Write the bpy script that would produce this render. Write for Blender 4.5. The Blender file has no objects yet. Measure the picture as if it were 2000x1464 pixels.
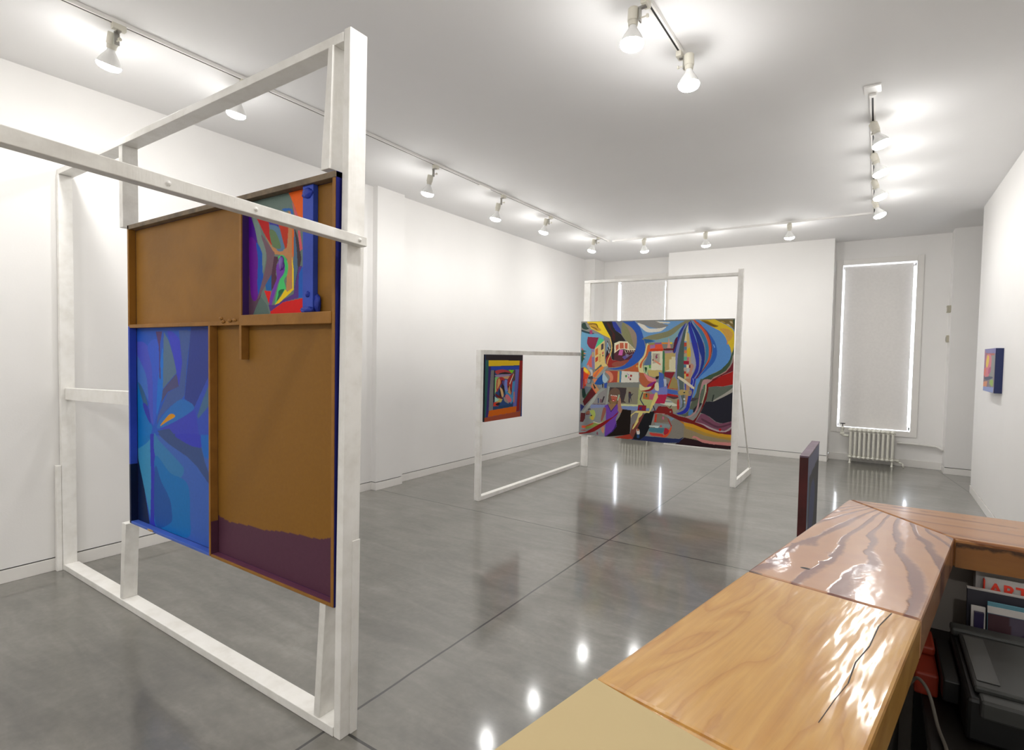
import bpy, bmesh, math, random
import numpy as np
from mathutils import Vector, Matrix, noise as mnoise

random.seed(4)
scene = bpy.context.scene
COL = scene.collection
PI = math.pi

# ---------------------------------------------------------------- camera
cam_d = bpy.data.cameras.new('camera')
cam = bpy.data.objects.new('camera', cam_d)
COL.objects.link(cam)
yaw, pitch, roll = math.radians(33.711), math.radians(-2.184), math.radians(0.994)
f_ = Vector((-math.sin(yaw)*math.cos(pitch), math.cos(yaw)*math.cos(pitch), math.sin(pitch)))
r_ = Vector((math.cos(yaw), math.sin(yaw), 0)); u_ = r_.cross(f_)
r2 = r_*math.cos(roll) + u_*math.sin(roll); u2 = -r_*math.sin(roll) + u_*math.cos(roll)
cam.matrix_world = Matrix(((r2.x, u2.x, -f_.x, 0), (r2.y, u2.y, -f_.y, 0), (r2.z, u2.z, -f_.z, 1.6), (0, 0, 0, 1)))
cam_d.sensor_width = 36.0
cam_d.lens = 1065.9/2000*36
cam_d.clip_start = 0.02
scene.camera = cam

# ---------------------------------------------------------------- world, exposure
w = bpy.data.worlds.new('daylight'); scene.world = w; w.use_nodes = True
bg = w.node_tree.nodes['Background']
bg.inputs[0].default_value = (0.80, 0.87, 1.0, 1); bg.inputs[1].default_value = 9.0
scene.view_settings.view_transform = 'Standard'
scene.view_settings.look = 'None'
scene.view_settings.gamma = 1.0
scene.view_settings.use_curve_mapping = False
scene.view_settings.exposure = 1.18
LAMP_W = 8.0        # power of one track bulb's beam
DOME = 45.0
GLOW_W = 3.0        # light the frosted bulb scatters all round         # emission of the frosted bulb face

# ---------------------------------------------------------------- material helpers
def srgb(h):
    h = h.lstrip('#')
    c = [int(h[i:i+2], 16)/255 for i in (0, 2, 4)]
    return tuple((x/12.92 if x <= .04045 else ((x+.055)/1.055)**2.4) for x in c)

class NT:
    def __init__(s, name):
        s.m = bpy.data.materials.new(name); s.m.use_nodes = True
        s.t = s.m.node_tree; s.b = s.t.nodes['Principled BSDF']
    def n(s, typ, **kw):
        x = s.t.nodes.new(typ)
        for k, v in kw.items():
            if k.startswith('i_'):
                key = k[2:]
                x.inputs[int(key) if key.isdigit() else key.replace('_', ' ')].default_value = v
            else: setattr(x, k, v)
        return x
    def l(s, a, b): s.t.links.new(a, b)
    def set(s, **kw):
        for k, v in kw.items(): s.b.inputs[k.replace('_', ' ')].default_value = v
    def coords(s, scale=(1, 1, 1), kind='Object', rot=(0, 0, 0)):
        tc = s.n('ShaderNodeTexCoord'); mp = s.n('ShaderNodeMapping')
        mp.inputs['Scale'].default_value = scale; mp.inputs['Rotation'].default_value = rot
        s.l(tc.outputs[kind], mp.inputs[0]); return mp.outputs[0]
    def noise(s, vec, scale, detail=4, rough=.55, dist=0):
        x = s.n('ShaderNodeTexNoise'); x.inputs['Scale'].default_value = scale
        x.inputs['Detail'].default_value = detail; x.inputs['Roughness'].default_value = rough
        x.inputs['Distortion'].default_value = dist
        s.l(vec, x.inputs['Vector']); return x.outputs[0]
    def ramp(s, fac, stops, interp='LINEAR'):
        r = s.n('ShaderNodeValToRGB'); r.color_ramp.interpolation = interp
        e = r.color_ramp.elements
        while len(e) < len(stops): e.new(.5)
        for i, (p, c) in enumerate(stops):
            e[i].position = p; e[i].color = (*c, 1) if len(c) == 3 else c
        s.l(fac, r.inputs[0]); return r.outputs[0]
    def bump(s, h, strength, dist=.01):
        b = s.n('ShaderNodeBump'); b.inputs['Strength'].default_value = strength
        b.inputs['Distance'].default_value = dist
        s.l(h, b.inputs['Height']); s.l(b.outputs[0], s.b.inputs['Normal']); return b
    def math(s, op, a, b=None, c=None):
        x = s.n('ShaderNodeMath', operation=op)
        for i, v in enumerate((a, b, c)):
            if v is None: continue
            if isinstance(v, (int, float)): x.inputs[i].default_value = v
            else: s.l(v, x.inputs[i])
        return x.outputs[0]

def paint(name, col, rough=.5, var=.04, scale=6, bump=.0, bscale=60, metallic=0, coat=0, spec=.4):
    k = NT(name)
    v = k.coords()
    c = srgb(col)
    n = k.noise(v, scale)
    lo = tuple(x*(1-var) for x in c); hi = tuple(min(1, x*(1+var)) for x in c)
    k.l(k.ramp(n, [(.35, lo), (.65, hi)]), k.b.inputs['Base Color'])
    k.set(Roughness=rough, Metallic=metallic); k.b.inputs['Specular IOR Level'].default_value = spec
    if coat: k.set(Coat_Weight=coat, Coat_Roughness=.08)
    if bump: k.bump(k.noise(v, bscale, 3), bump, .004)
    return k.m

def timber(name, base='#f7f5f0', dark='#ece9e2', rough=.42):
    """white brushed paint over grainy timber"""
    k = NT(name); v = k.coords()
    n = k.noise(v, 9, 5, .6)
    k.l(k.ramp(n, [(.3, srgb(dark)), (.55, srgb(base)), (.8, srgb('#fbf9f5'))]), k.b.inputs['Base Color'])
    k.set(Roughness=rough)
    fine = k.noise(k.coords((40, 40, 3)), 2.5, 4, .6)
    k.bump(fine, .35, .003)
    return k.m

def wood(name, stops, axis_rot=0.0, bands=7.0, along=.55, across=5.5, gloss=.12, coat=.9, bump=.5, seed=0.0, scl=1.0):
    """contour-line grain: bands of a stretched noise field"""
    k = NT(name)
    tc = k.n('ShaderNodeTexCoord')
    mp = k.n('ShaderNodeMapping'); mp.inputs['Rotation'].default_value = (0, 0, axis_rot)
    mp.inputs['Location'].default_value = (seed, seed*.7, seed*.3)
    k.l(tc.outputs['Object'], mp.inputs[0])
    m2 = k.n('ShaderNodeMapping'); m2.inputs['Scale'].default_value = (across*scl, along*scl, 3)
    k.l(mp.outputs[0], m2.inputs[0])
    base = k.noise(m2.outputs[0], 1.0, 1.5, .45, .35)
    wob = k.noise(mp.outputs[0], 14, 4, .6); swl = k.noise(m2.outputs[0], 3.0, 2, .5)
    h = k.math('ADD', k.math('MULTIPLY', base, bands), k.math('MULTIPLY', wob, .35))
    fr = k.math('FRACT', h)
    col = k.ramp(fr, stops)
    m3 = k.n('ShaderNodeMapping'); m3.inputs['Scale'].default_value = (150, 6, 60)
    k.l(mp.outputs[0], m3.inputs[0])
    fine = k.noise(m3.outputs[0], 1.0, 3, .6)
    mix = k.n('ShaderNodeMix', data_type='RGBA', blend_type='MULTIPLY')
    mix.inputs[0].default_value = .35
    k.l(col, mix.inputs[6]); k.l(k.ramp(fine, [(.3, (.72, .66, .6)), (.6, (1, 1, 1))]), mix.inputs[7])
    k.l(mix.outputs[2], k.b.inputs['Base Color'])
    k.b.inputs['Specular IOR Level'].default_value = .3
    k.set(Roughness=.36, Coat_Weight=coat, Coat_Roughness=gloss)
    hh = k.math('ADD', k.math('MULTIPLY', fr, .45), k.math('MULTIPLY', swl, 1.6))
    bp = k.bump(hh, bump, .004)
    k.l(bp.outputs[0], k.b.inputs['Coat Normal'])
    return k.m

def fan_wood(name, focus, base, base2, dark, rot):
    """flat-sawn board whose dark grain lines sweep out of one corner"""
    k = NT(name)
    geo = k.n('ShaderNodeTexCoord'); P = geo.outputs['Object']
    sub = k.n('ShaderNodeVectorMath', operation='SUBTRACT'); k.l(P, sub.inputs[0]); sub.inputs[1].default_value = focus
    rt = k.n('ShaderNodeMapping'); rt.inputs['Rotation'].default_value = (0, 0, rot); k.l(sub.outputs[0], rt.inputs[0])
    sp = k.n('ShaderNodeSeparateXYZ'); k.l(rt.outputs[0], sp.inputs[0])
    wv = k.n('ShaderNodeMapping'); wv.inputs['Scale'].default_value = (5.5, 2.4, 1); k.l(rt.outputs[0], wv.inputs[0])
    nz = k.noise(wv.outputs[0], 1.0, 3, .5, .6); fz = k.noise(P, 55, 4, .65)
    den = k.math('ADD', k.math('MULTIPLY', k.math('MULTIPLY', sp.outputs[1], -1.0), .55), .11)
    field = k.math('DIVIDE', sp.outputs[0], den)
    f = k.math('ADD', k.math('ADD', k.math('MULTIPLY', field, 5.2), k.math('MULTIPLY', nz, 2.0)), k.math('MULTIPLY', fz, .16))
    fr = k.math('FRACT', f)
    big = k.noise(P, 7, 3)
    c1 = k.ramp(big, [(.35, srgb(base)), (.65, srgb(base2))])
    mask = k.ramp(fr, [(0, (0, 0, 0)), (.60, (0, 0, 0)), (.67, (1, 1, 1)), (.86, (.85, .85, .85)), (1, (0, 0, 0))])
    mix = k.n('ShaderNodeMix', data_type='RGBA'); k.l(mask, mix.inputs[0]); k.l(c1, mix.inputs[6]); mix.inputs[7].default_value = (*srgb(dark), 1)
    k.l(mix.outputs[2], k.b.inputs['Base Color'])
    k.set(Roughness=.35, Coat_Weight=.7, Coat_Roughness=.10)
    h = k.math('ADD', k.math('MULTIPLY', mask, -.3), k.math('MULTIPLY', k.noise(wv.outputs[0], 3.5, 2), .9))
    bp = k.bump(h, .28, .004); k.l(bp.outputs[0], k.b.inputs['Coat Normal'])
    return k.m

def emis(name, col, strength):
    k = NT(name); k.set(Base_Color=(*col, 1), Emission_Color=(*col, 1), Emission_Strength=strength)
    v = k.coords(); k.l(k.ramp(k.noise(v, 4), [(0, col), (1, col)]), k.b.inputs['Base Color'])
    return k.m

# ---------------------------------------------------------------- materials
M = {}
M['wall'] = paint('wall_white_paint', '#f1efec', .6, .012, 1.3, .08, 90)
M['ceil'] = paint('ceiling_white_paint', '#f1f0ef', .75, .012, .8)
M['trimw'] = paint('trim_white_paint', '#ece9e4', .4, .01, 4)
M['gap'] = paint('reveal_shadow_grey', '#2c2a28', .8)
M['timber'] = timber('white_brushed_timber')
M['timber2'] = timber('grey_white_brushed_timber', '#f0eee8', '#e0ddd6')
M['track'] = paint('track_white_enamel', '#f2f0ec', .35, .02)
M['slot'] = paint('track_slot_black', '#1a1817', .6)
M['holder'] = paint('lampholder_ivory', '#dcd8ca', .4, .03)
M['sensor'] = paint('aged_cream_plastic', '#b9b3a0', .5)
M['metal'] = paint('galvanised_bracket', '#a8a6a0', .3, .04, metallic=.8)
M['bulbglass'] = paint('bulb_silvered_neck', '#f2f2f0', .2, .02)
M['dome'] = emis('bulb_frosted_face_lit', (1.0, .99, .97), DOME)
M['brown'] = paint('brown_house_paint', '#936729', .5, .12, 3.0, .25, 25, spec=.2)
M['brownl'] = paint('brown_bar_paint', '#9a6c32', .5, .12, 9.0, .3, 40, spec=.2)
M['greywood'] = paint('grey_stained_timber', '#74644f', .6, .3, 14, .3, 60)
M['purple'] = paint('mauve_house_paint', '#5f3a4c', .35, .08, 5, .3, 30, coat=.2, spec=.2)
M['purplel'] = paint('light_mauve_paint', '#6e4058', .35, .06, 5, spec=.2)
M['navy'] = paint('navy_edge_paint', '#22246c', .4, .1, spec=.2)
M['blue'] = paint('cobalt_blue_paint', '#3852bc', .4, .08, 6, .4, 30, spec=.2)
M['bluel'] = paint('cornflower_bar_paint', '#4c6cc8', .4, .06, 6, spec=.2)
M['blued'] = paint('deep_blue_paint', '#2a3ca0', .4, .15, 12, .8, 40, spec=.2)
M['bluecorner'] = paint('midnight_blue_paint', '#141f40', .4, .1, spec=.2)
M['rawwood'] = paint('raw_pine_chip', '#c0a070', .6)
M['blind'] = paint('roller_blind_fabric', '#eae7e3', .85, .02, 30)
M['radiator'] = paint('cream_radiator_enamel', '#e6e4d8', .35, .03, 8)
M['dark'] = paint('dark_iron', '#2a2826', .5)
M['pipe'] = paint('white_painted_pipe', '#dedbd5', .35)
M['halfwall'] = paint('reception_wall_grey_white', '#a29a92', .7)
M['ledgepaper'] = paint('beige_laminate', '#c6b184', .75, .015, 3)
M['darkplastic'] = paint('charcoal_printer_plastic', '#343533', .5, .05)
M['blackplastic'] = paint('black_plastic', '#0d0d0d', .45)
M['greyplastic'] = paint('grey_printer_lid', '#4c4d4b', .45)
M['orange'] = paint('orange_plastic', '#8a2a14', .5)
M['deskm'] = paint('dark_desk_laminate', '#17130f', .5)
M['cable'] = paint('grey_cable', '#6a655c', .6)
M['magwhite'] = paint('magazine_white', '#b0aca8', .5)
M['magblack'] = paint('folder_black', '#1c1a26', .5)
M['magteal'] = paint('cover_teal', '#4a7a88', .5)
M['magred'] = paint('cover_red_ink', '#d4361f', .5)
M['magpurple'] = paint('cover_dark_violet', '#241c3c', .4)
M['maroonedge'] = paint('maroon_panel_edge', '#4a1a1a', .35, .35, 5, coat=.2)
M['plumtop'] = paint('plum_panel_top', '#6a5664', .5, .2, 10)
M['pinkedge'] = paint('rose_panel_edge', '#9a5a78', .5)

def mk_glass():
    k = NT('window_pane_glass')
    tr = k.n('ShaderNodeBsdfTransparent'); gl = k.n('ShaderNodeBsdfGlossy'); gl.inputs['Roughness'].default_value = .02
    mx = k.n('ShaderNodeMixShader'); lw = k.n('ShaderNodeLayerWeight'); lw.inputs[0].default_value = .25
    k.l(lw.outputs[0], mx.inputs[0]); k.l(tr.outputs[0], mx.inputs[1]); k.l(gl.outputs[0], mx.inputs[2])
    out = [n for n in k.t.nodes if n.type == 'OUTPUT_MATERIAL'][0]
    k.l(mx.outputs[0], out.inputs[0]); return k.m
M['glass'] = mk_glass()

def mk_floor():
    k = NT('polished_grey_concrete')
    v = k.coords()
    n1 = k.noise(v, .9, 6, .62, .4); n2 = k.noise(k.coords((.6, 2.2, 1)), 3.5, 5, .6, .8); n3 = k.noise(v, 26, 4, .6)
    s = k.math('ADD', k.math('ADD', k.math('MULTIPLY', n1, .5), k.math('MULTIPLY', n2, .35)), k.math('MULTIPLY', n3, .15))
    col = k.ramp(s, [(.34, srgb('#55534e')), (.46, srgb('#68665f')), (.54, srgb('#75726b')), (.66, srgb('#8b8880'))])
    geo = k.n('ShaderNodeNewGeometry'); sp = k.n('ShaderNodeSeparateXYZ'); k.l(geo.outputs['Position'], sp.inputs[0])
    X, Y = sp.outputs[0], sp.outputs[1]
    wob = k.math('MULTIPLY', k.math('SUBTRACT', k.noise(v, 3, 2), .5), .012)
    def line(c, p, hw):
        return k.math('LESS_THAN', k.math('ABSOLUTE', k.math('ADD', k.math('SUBTRACT', c, p), wob)), hw)
    m = line(X, -1.878, .0065)
    for p in (1.485, 4.385, 7.09): m = k.math('MAXIMUM', m, line(Y, p, .0065))
    # the saw cut that turns off towards the right wall
    d = k.math('ADD', X, k.math('MULTIPLY', Y, .1415))
    m = k.math('MAXIMUM', m, k.math('LESS_THAN', k.math('ABSOLUTE', k.math('SUBTRACT', d, 2.232)), .005))
    mix = k.n('ShaderNodeMix', data_type='RGBA')
    k.l(m, mix.inputs[0]); k.l(col, mix.inputs[6]); mix.inputs[7].default_value = (*srgb('#141312'), 1)
    k.l(mix.outputs[2], k.b.inputs['Base Color'])
    k.l(k.math('ADD', k.math('MULTIPLY', n2, .06), .285), k.b.inputs['Roughness'])
    k.set(Coat_Weight=.85, Coat_Roughness=.10)
    k.b.inputs['Specular IOR Level'].default_value = .6
    return k.m
M['floor'] = mk_floor()

def mk_art(name, rough=.5):
    k = NT(name); a = k.n('ShaderNodeAttribute', attribute_name='art')
    v = k.coords(); n = k.noise(v, 60, 3)
    mix = k.n('ShaderNodeMix', data_type='RGBA', blend_type='MULTIPLY'); mix.inputs[0].default_value = 1
    k.l(a.outputs['Color'], mix.inputs[6]); k.l(k.ramp(n, [(.3, (.93, .93, .93)), (.7, (1, 1, 1))]), mix.inputs[7])
    k.l(mix.outputs[2], k.b.inputs['Base Color']); k.set(Roughness=rough); k.b.inputs['Specular IOR Level'].default_value = .2; k.bump(n, .15, .003)
    return k.m
M['art'] = mk_art('hand_painted_surface')

ART = {"big":[["8a8a84",0,[-54,1055,1057,1019,1082,-2,-31,-167]],
["6BA3C4",1,[6,908,61,889,117,893,169,867,200,827,187,722,98,592,6,589]],
["8b8b86",0,[4,995,49,993,218,856,169,870,117,900,76,893,6,919]],
["31473f",1,[7,982,31,986,44,952,60,937,38,928,8,942]],
["2c4650",1,[8,927,45,912,98,896,89,889,61,891,8,910]],
["f2d32b",0,[43,996,155,996,180,939,220,870,219,849,169,878,119,911,76,937]],
["c79a3a",1,[50,985,93,984,125,951,150,921,113,918,75,948]],
["7a5a1c",1,[56,978,112,980,128,947,123,944,106,971,59,972]],
["7a5a1c",1,[75,955,106,944,122,925,119,923,100,938,74,950]],
["a8456f",0,[65,922,85,922,86,889,67,889]],
["2a2626",0,[155,996,227,994,252,920,294,884,327,827,278,827,246,806,248,662,230,676,221,856,180,939]],
["4a2422",1,[197,989,216,964,225,928,250,884,248,827,230,856,232,899,204,942,191,978]],
["33409a",0,[227,994,251,993,287,930,297,888,258,913,237,949]],
["7c818c",0,[251,993,300,992,303,884,287,930]],
["8a8a62",1,[301,983,339,961,358,884,385,778,365,799,336,827,300,884]],
["9c8a78",1,[315,972,353,947,386,908,401,869,402,778,385,782,358,884,336,940]],
["2f5bb5",0,[300,992,384,994,398,974,416,953,430,921,439,890,452,827,461,779,459,748,451,716,438,688,419,660,394,634,369,616,340,601,312,589,253,583,199,590,265,598,297,610,323,625,339,647,356,672,386,733,397,764,402,796,403,834,400,873,394,894,383,915,365,940,344,961]],
["9c2f2b",1,[248,662,230,676,214,730,191,686,195,621,205,603,276,609,322,629,356,672,373,701,292,670]],
["9a5243",1,[252,648,351,668,317,625,276,609,234,619]],
["5a3038",0,[247,723,282,756,397,750,386,729,359,676,293,656,248,666]],
["6a5aa0",0,[304,692,335,714,358,707,322,671]],
["8a7f9a",0,[326,721,350,714,338,696,378,725,375,718,336,689]],
["efe6c4",0,[247,809,281,825,339,824,345,813,397,754,346,751,314,763,282,756,250,725]],
["c9bd92",0,[348,806,389,761,349,756]],
["c8664a",0,[258,790,278,804,279,765,259,741]],
["c8664a",0,[285,813,313,813,314,765,286,763]],
["c8664a",0,[320,813,340,810,340,762,321,765]],
["efe6c4",0,[320,751,323,752,335,725,332,723]],
["efe6c4",0,[337,749,340,750,346,732,343,731]],
["efe6c4",0,[352,750,355,750,361,732,358,731]],
["efe6c4",0,[366,750,369,751,375,734,372,732]],
["efe6c4",0,[380,750,383,751,388,738,385,736]],
["2b1c20",0,[326,749,333,749,344,728,336,725]],
["2b1c20",0,[356,746,363,746,368,732,362,732]],
["d166ac",0,[286,756,311,753,305,706,277,709]],
["8c2f4a",0,[53,865,133,858,104,757,76,761,60,779,48,805,48,834]],
["55c987",0,[136,858,176,838,110,761]],
["85878c",0,[169,867,197,841,190,722,182,686]],
["dfc67e",0,[176,834,183,639,205,614,110,581,105,761]],
["4a4048",0,[152,798,170,809,171,762,153,747]],
["d0703c",0,[110,754,130,769,131,714,111,699]],
["c4482f",0,[112,680,131,695,132,659,112,640]],
["b88a3c",0,[139,710,151,718,152,652,140,645]],
["dfc67e",0,[142,706,148,710,149,654,143,650]],
["c9605a",0,[160,729,172,740,172,718,160,711]],
["2a2430",0,[163,707,171,711,171,696,164,694]],
["2a2430",1,[197,834,223,759,220,744,201,798]],
["2a2430",1,[201,776,214,730,191,686,185,668,188,704]],
["e0e0e0",0,[197,816,200,816,220,760,215,759]],
["e0e0e0",0,[197,764,200,764,214,723,210,722]],
["e9c56a",1,[212,852,226,795,224,748,215,704,202,668,197,628,201,628,208,665,224,712,232,752,231,798,219,852]],
["8d7fa6",0,[79,757,104,757,109,581,89,584]],
["b9a878",0,[86,731,101,732,102,691,87,687]],
["d9675c",0,[83,720,89,592,47,616]],
["5d6d66",0,[156,627,114,578,111,563,162,612]],
["ec8c3c",0,[162,612,178,598,121,505,96,518,99,548]],
["d86f4c",0,[138,582,145,575,115,512,99,518]],
["9aa19c",0,[208,614,181,602,121,512,134,505,205,603]],
["3f5f42",0,[5,749,26,745,24,664,9,626]],
["2f4f3a",0,[23,745,48,738,23,732]],
["c9763a",0,[23,727,45,716,23,712]],
["2f4f3a",0,[23,708,46,701,24,695]],
["c9763a",0,[24,693,43,688,24,682]],
["2f4f3a",0,[21,678,37,669,21,663]],
["c25a58",0,[6,771,23,749,7,749]],
["f0982a",1,[19,593,45,590,70,558,74,536,46,512,24,507]],
["e04a28",1,[23,559,46,542,65,532,53,492,21,491]],
["f0d040",1,[24,585,48,583,61,550,36,556]],
["6a4078",0,[6,589,26,593,24,491,7,490]],
["b9a0a0",0,[47,612,63,620,80,573,64,568]],
["c9c4c0",1,[70,576,92,573,93,511,78,510,83,543]],
["3a3f4c",0,[62,509,93,525,100,495,62,493]],
["2456a0",0,[171,551,177,499,125,496,140,509]],
["6f9fd0",0,[384,995,1058,979,1062,816,460,817,451,848,439,890,427,928,416,953,401,977]],
["e6e2d6",1,[404,977,446,963,486,931,554,933,580,940,593,941,573,919,555,906,514,900,470,902,439,928]],
["908f8c",1,[392,995,525,992,577,967,606,953,554,933,513,936,469,952]],
["e0dccb",0,[523,990,614,981,619,974,606,970,553,974]],
["85aab0",0,[523,838,629,871,690,944,671,888,636,814,524,814]],
["8b8a68",1,[438,841,476,869,522,884,602,909,654,948,704,984,750,994,728,967,690,944,629,875,563,848,523,838]],
["2c6399",0,[449,845,488,841,523,827,488,817,461,807]],
["bf6038",1,[416,649,415,604,424,572,303,575,323,586,372,613]],
["e0b040",0,[403,624,413,625,412,610,403,612]],
["ddd59a",1,[419,653,452,709,469,803,480,803,489,779,469,692,447,643,455,570,466,550,424,569]],
["d46a3a",1,[477,796,500,772,477,710,447,654,437,608,426,611,431,646,463,710]],
["5b7698",0,[484,741,503,738,500,627,453,629,474,692]],
["b8cf9a",0,[453,626,503,631,509,586,479,589,480,544,457,570]],
["5aa04c",0,[487,630,500,634,501,607,490,603]],
["1f4a33",1,[459,609,470,613,476,602,469,564,465,581]],
["c9b36e",0,[479,589,577,592,557,544,522,532,488,544]],
["e3dfc4",0,[502,741,574,748,577,592,504,590]],
["b9b09a",0,[509,728,555,728,557,657,511,642]],
["dd8a6c",1,[513,676,527,670,560,647,561,633,530,656]],
["241418",0,[509,679,516,680,517,666,510,666]],
["8a3a5a",0,[529,701,534,718,542,721,542,711,537,711,543,691,532,683]],
["e8583a",0,[488,796,567,804,579,760,574,746,487,745,495,765]],
["d8431e",0,[495,762,579,766,574,748,490,745]],
["a878a8",0,[491,793,524,797,525,773,492,765]],
["9a9a50",0,[486,807,521,814,521,802,486,796]],
["8f5f9a",0,[521,814,567,817,567,805,521,800]],
["df8a2a",0,[567,817,633,819,633,804,567,804]],
["e8c832",0,[620,819,634,819,635,803,620,802]],
["85857f",0,[570,804,639,804,642,767,579,766]],
["d99a8a",0,[611,855,626,772,602,772]],
["6e1f2c",0,[579,768,641,769,641,754,579,753]],
["3f7a50",0,[574,749,588,746,591,520,577,575]],
["a888a8",0,[587,746,657,747,657,730,587,729]],
["c1aa6c",0,[589,729,658,737,662,582,592,583]],
["ddd6b0",0,[633,703,659,703,662,582,592,585,619,598,618,679,633,683]],
["8a2430",0,[589,576,657,579,634,522,590,542]],
["b8264f",0,[552,390,596,401,609,374,578,348,563,318,534,320,509,326,501,382]],
["4a68b8",0,[554,578,586,560,588,460,604,441,675,430,679,399,595,405,567,427,555,458]],
["4a68b8",0,[554,530,579,567,584,520,588,456,604,439,675,430,679,399,595,405,567,427]],
["7f8cc8",0,[551,422,595,405,590,389,552,390]],
["b9c0d0",0,[584,520,602,521,610,450,594,453]],
["a08f58",0,[633,530,675,548,678,442,613,450]],
["c03a2c",0,[633,530,639,530,619,450,610,448,674,446,675,440,607,445]],
["1c1c50",0,[605,485,612,489,613,450,605,457]],
["b82328",0,[595,409,679,393,682,380,608,386]],
["9c9578",0,[584,364,679,370,687,290,661,252,598,305]],
["553a40",1,[608,384,682,380,658,362,633,368]],
["d5d8c4",1,[569,327,584,352,628,352,653,330,673,320,671,308,616,307,569,319]],
["8f979a",1,[591,345,628,348,646,333,597,335]],
["5a1a3c",1,[666,865,648,834,640,760,643,737,665,801,671,854]],
["2c3f96",1,[710,967,671,888,664,814,643,737,656,740,667,801,691,881,713,947]],
["8085b5",0,[715,971,681,864,667,808,656,740,661,524,671,524,671,714,683,801,704,908,723,967]],
["8a96b5",1,[670,528,682,529,687,447,700,377,726,309,690,274,661,252,690,282,696,306,694,369,680,446]],
["50625c",0,[728,970,703,914,683,801,671,714,668,613,668,524,715,526,709,681,708,828,718,931,730,967]],
["5c6a66",0,[680,529,715,530,717,410,720,308,702,283,684,270,705,307,707,350,700,377,687,447]],
["d5cfa0",0,[730,970,719,921,708,828,726,828,729,914,731,954]],
["b9a58a",0,[724,904,737,881,752,801,782,683,779,617,753,528,715,526,708,714,725,748]],
["a5a5ac",1,[732,894,752,801,782,690,779,617,762,583,752,682,739,815]],
["c08f7a",1,[750,649,771,633,759,583,748,528,739,582]],
["b98a68",0,[727,531,756,532,746,450,734,333,725,324]],
["4f5cb0",0,[715,519,727,504,729,430,717,433]],
["d8b82e",0,[723,828,739,828,750,748,750,705,727,705]],
["c9b374",0,[722,897,735,887,742,781,726,761]],
["c44a3a",0,[709,818,722,818,723,788,709,784]],
["5a7da0",0,[709,781,724,781,726,761,710,758]],
["d67a54",0,[710,755,726,755,727,731,710,731]],
["b0a488",0,[709,728,727,728,727,705,709,705]],
["62b092",0,[709,705,727,705,728,675,709,674]],
["c86a7a",0,[727,700,739,700,739,674,728,673]],
["a51c3c",0,[708,671,740,672,740,645,708,644]],
["4a7898",0,[710,641,724,642,724,618,710,618]],
["e6dfc0",0,[725,640,740,640,741,616,726,615]],
["7a1a24",0,[741,640,750,641,750,616,741,616]],
["b8a89c",0,[710,614,724,615,725,592,711,591]],
["b4bdbf",0,[727,613,746,614,744,586,728,582]],
["bf3a2e",0,[713,588,725,588,725,568,714,568]],
["d22a1e",0,[725,570,741,571,740,549,725,548]],
["dcc05a",0,[714,568,724,568,722,527,715,526]],
["2f38a6",1,[733,980,731,940,760,782,783,657,777,594,755,529,781,530,799,601,802,684,792,782,768,874,749,940,740,977]],
["23368c",1,[745,991,756,963,798,880,829,782,834,684,821,602,791,530,773,529,804,601,809,684,798,766,773,874,748,947,743,980]],
["7d86b8",1,[793,769,808,684,799,598,771,529,778,530,804,592,816,684,801,749]],
["3a7da5",1,[750,990,761,966,802,887,831,802,838,691,823,619,838,635,856,701,857,766,840,847,812,913,771,966]],
["8a93a8",1,[748,983,795,890,828,802,834,750,836,750,831,802,800,893,755,983]],
["cf5a3a",1,[760,993,771,969,817,906,845,834,857,766,854,691,833,629,847,649,866,698,870,763,863,828,842,893,806,949,770,992]],
["7a2430",1,[770,992,806,949,842,893,863,828,870,763,866,698,847,649,828,612,805,569,781,530,791,530,815,572,838,619,861,672,872,724,874,783,862,854,839,913,808,955]],
["5b90cf",0,[772,994,797,993,825,973,855,954,879,938,904,918,923,897,941,873,953,847,963,815,973,793,978,768,983,736,982,704,977,682,967,662,930,610,864,565,821,527,786,525,838,619,871,679,883,783,857,880,806,955]],
["2f62b8",1,[808,952,846,903,882,841,900,783,903,718,886,660,853,610,815,559,796,529,788,530,815,572,843,626,866,679,877,734,874,799,859,860,836,913]],
["78a8e0",0,[880,802,885,802,893,780,888,776]],
["dfc02c",0,[795,993,888,994,951,953,986,923,996,904,999,879,1001,797,995,762,989,736,978,784,963,815,950,857,938,882,919,905,875,935,830,971]],
["d4a24a",1,[918,924,961,921,990,885,981,841,963,828,950,863,933,899]],
["7c6a3c",0,[888,994,992,991,996,917,986,930,950,956]],
["b89a3a",0,[917,982,936,978,950,965,926,972]],
["c9b888",0,[969,981,985,977,988,958,974,968]],
["c9b888",0,[950,959,964,959,984,936,965,946]],
["a07a1c",1,[805,988,842,987,879,960,908,944,879,936,830,968]],
["6f5514",1,[817,985,854,971,884,951,903,941,874,944,830,971]],
["d88a58",0,[958,841,963,828,965,803,959,803]],
["41563f",0,[989,991,1008,994,1014,752,994,720,990,688,979,644,959,604,926,574,888,550,877,530,816,526,864,565,902,586,930,610,967,662,978,688,983,711,989,733,1001,784,1001,879]],
["b08a80",0,[1013,759,996,714,993,663,959,601,926,574,889,548,874,529,882,530,959,592,997,663,1003,714,1014,743]],
["6e1c28",0,[1014,752,1017,613,959,579,889,530,879,530,959,592,982,631,996,670,1001,714]],
["a81d18",0,[1017,616,1019,537,889,530,946,569,983,589]],
["2b36a8",0,[756,532,786,534,779,487,776,460,765,390,755,335,753,303,744,275,727,254,706,244,685,240,670,249,697,263,714,276,729,301,734,325,742,388,752,451]],
["8890c8",1,[765,533,769,506,763,483,758,451,761,448,768,479,773,514,771,533]],
["5b90cf",0,[786,534,816,536,798,481,788,422,774,379,769,382,776,433,784,461]],
["5a6352",0,[815,535,832,525,819,455,812,378,802,315,774,290,757,241,728,227,703,236,685,240,727,250,750,280,761,335,774,379,791,419,798,481]],
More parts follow.
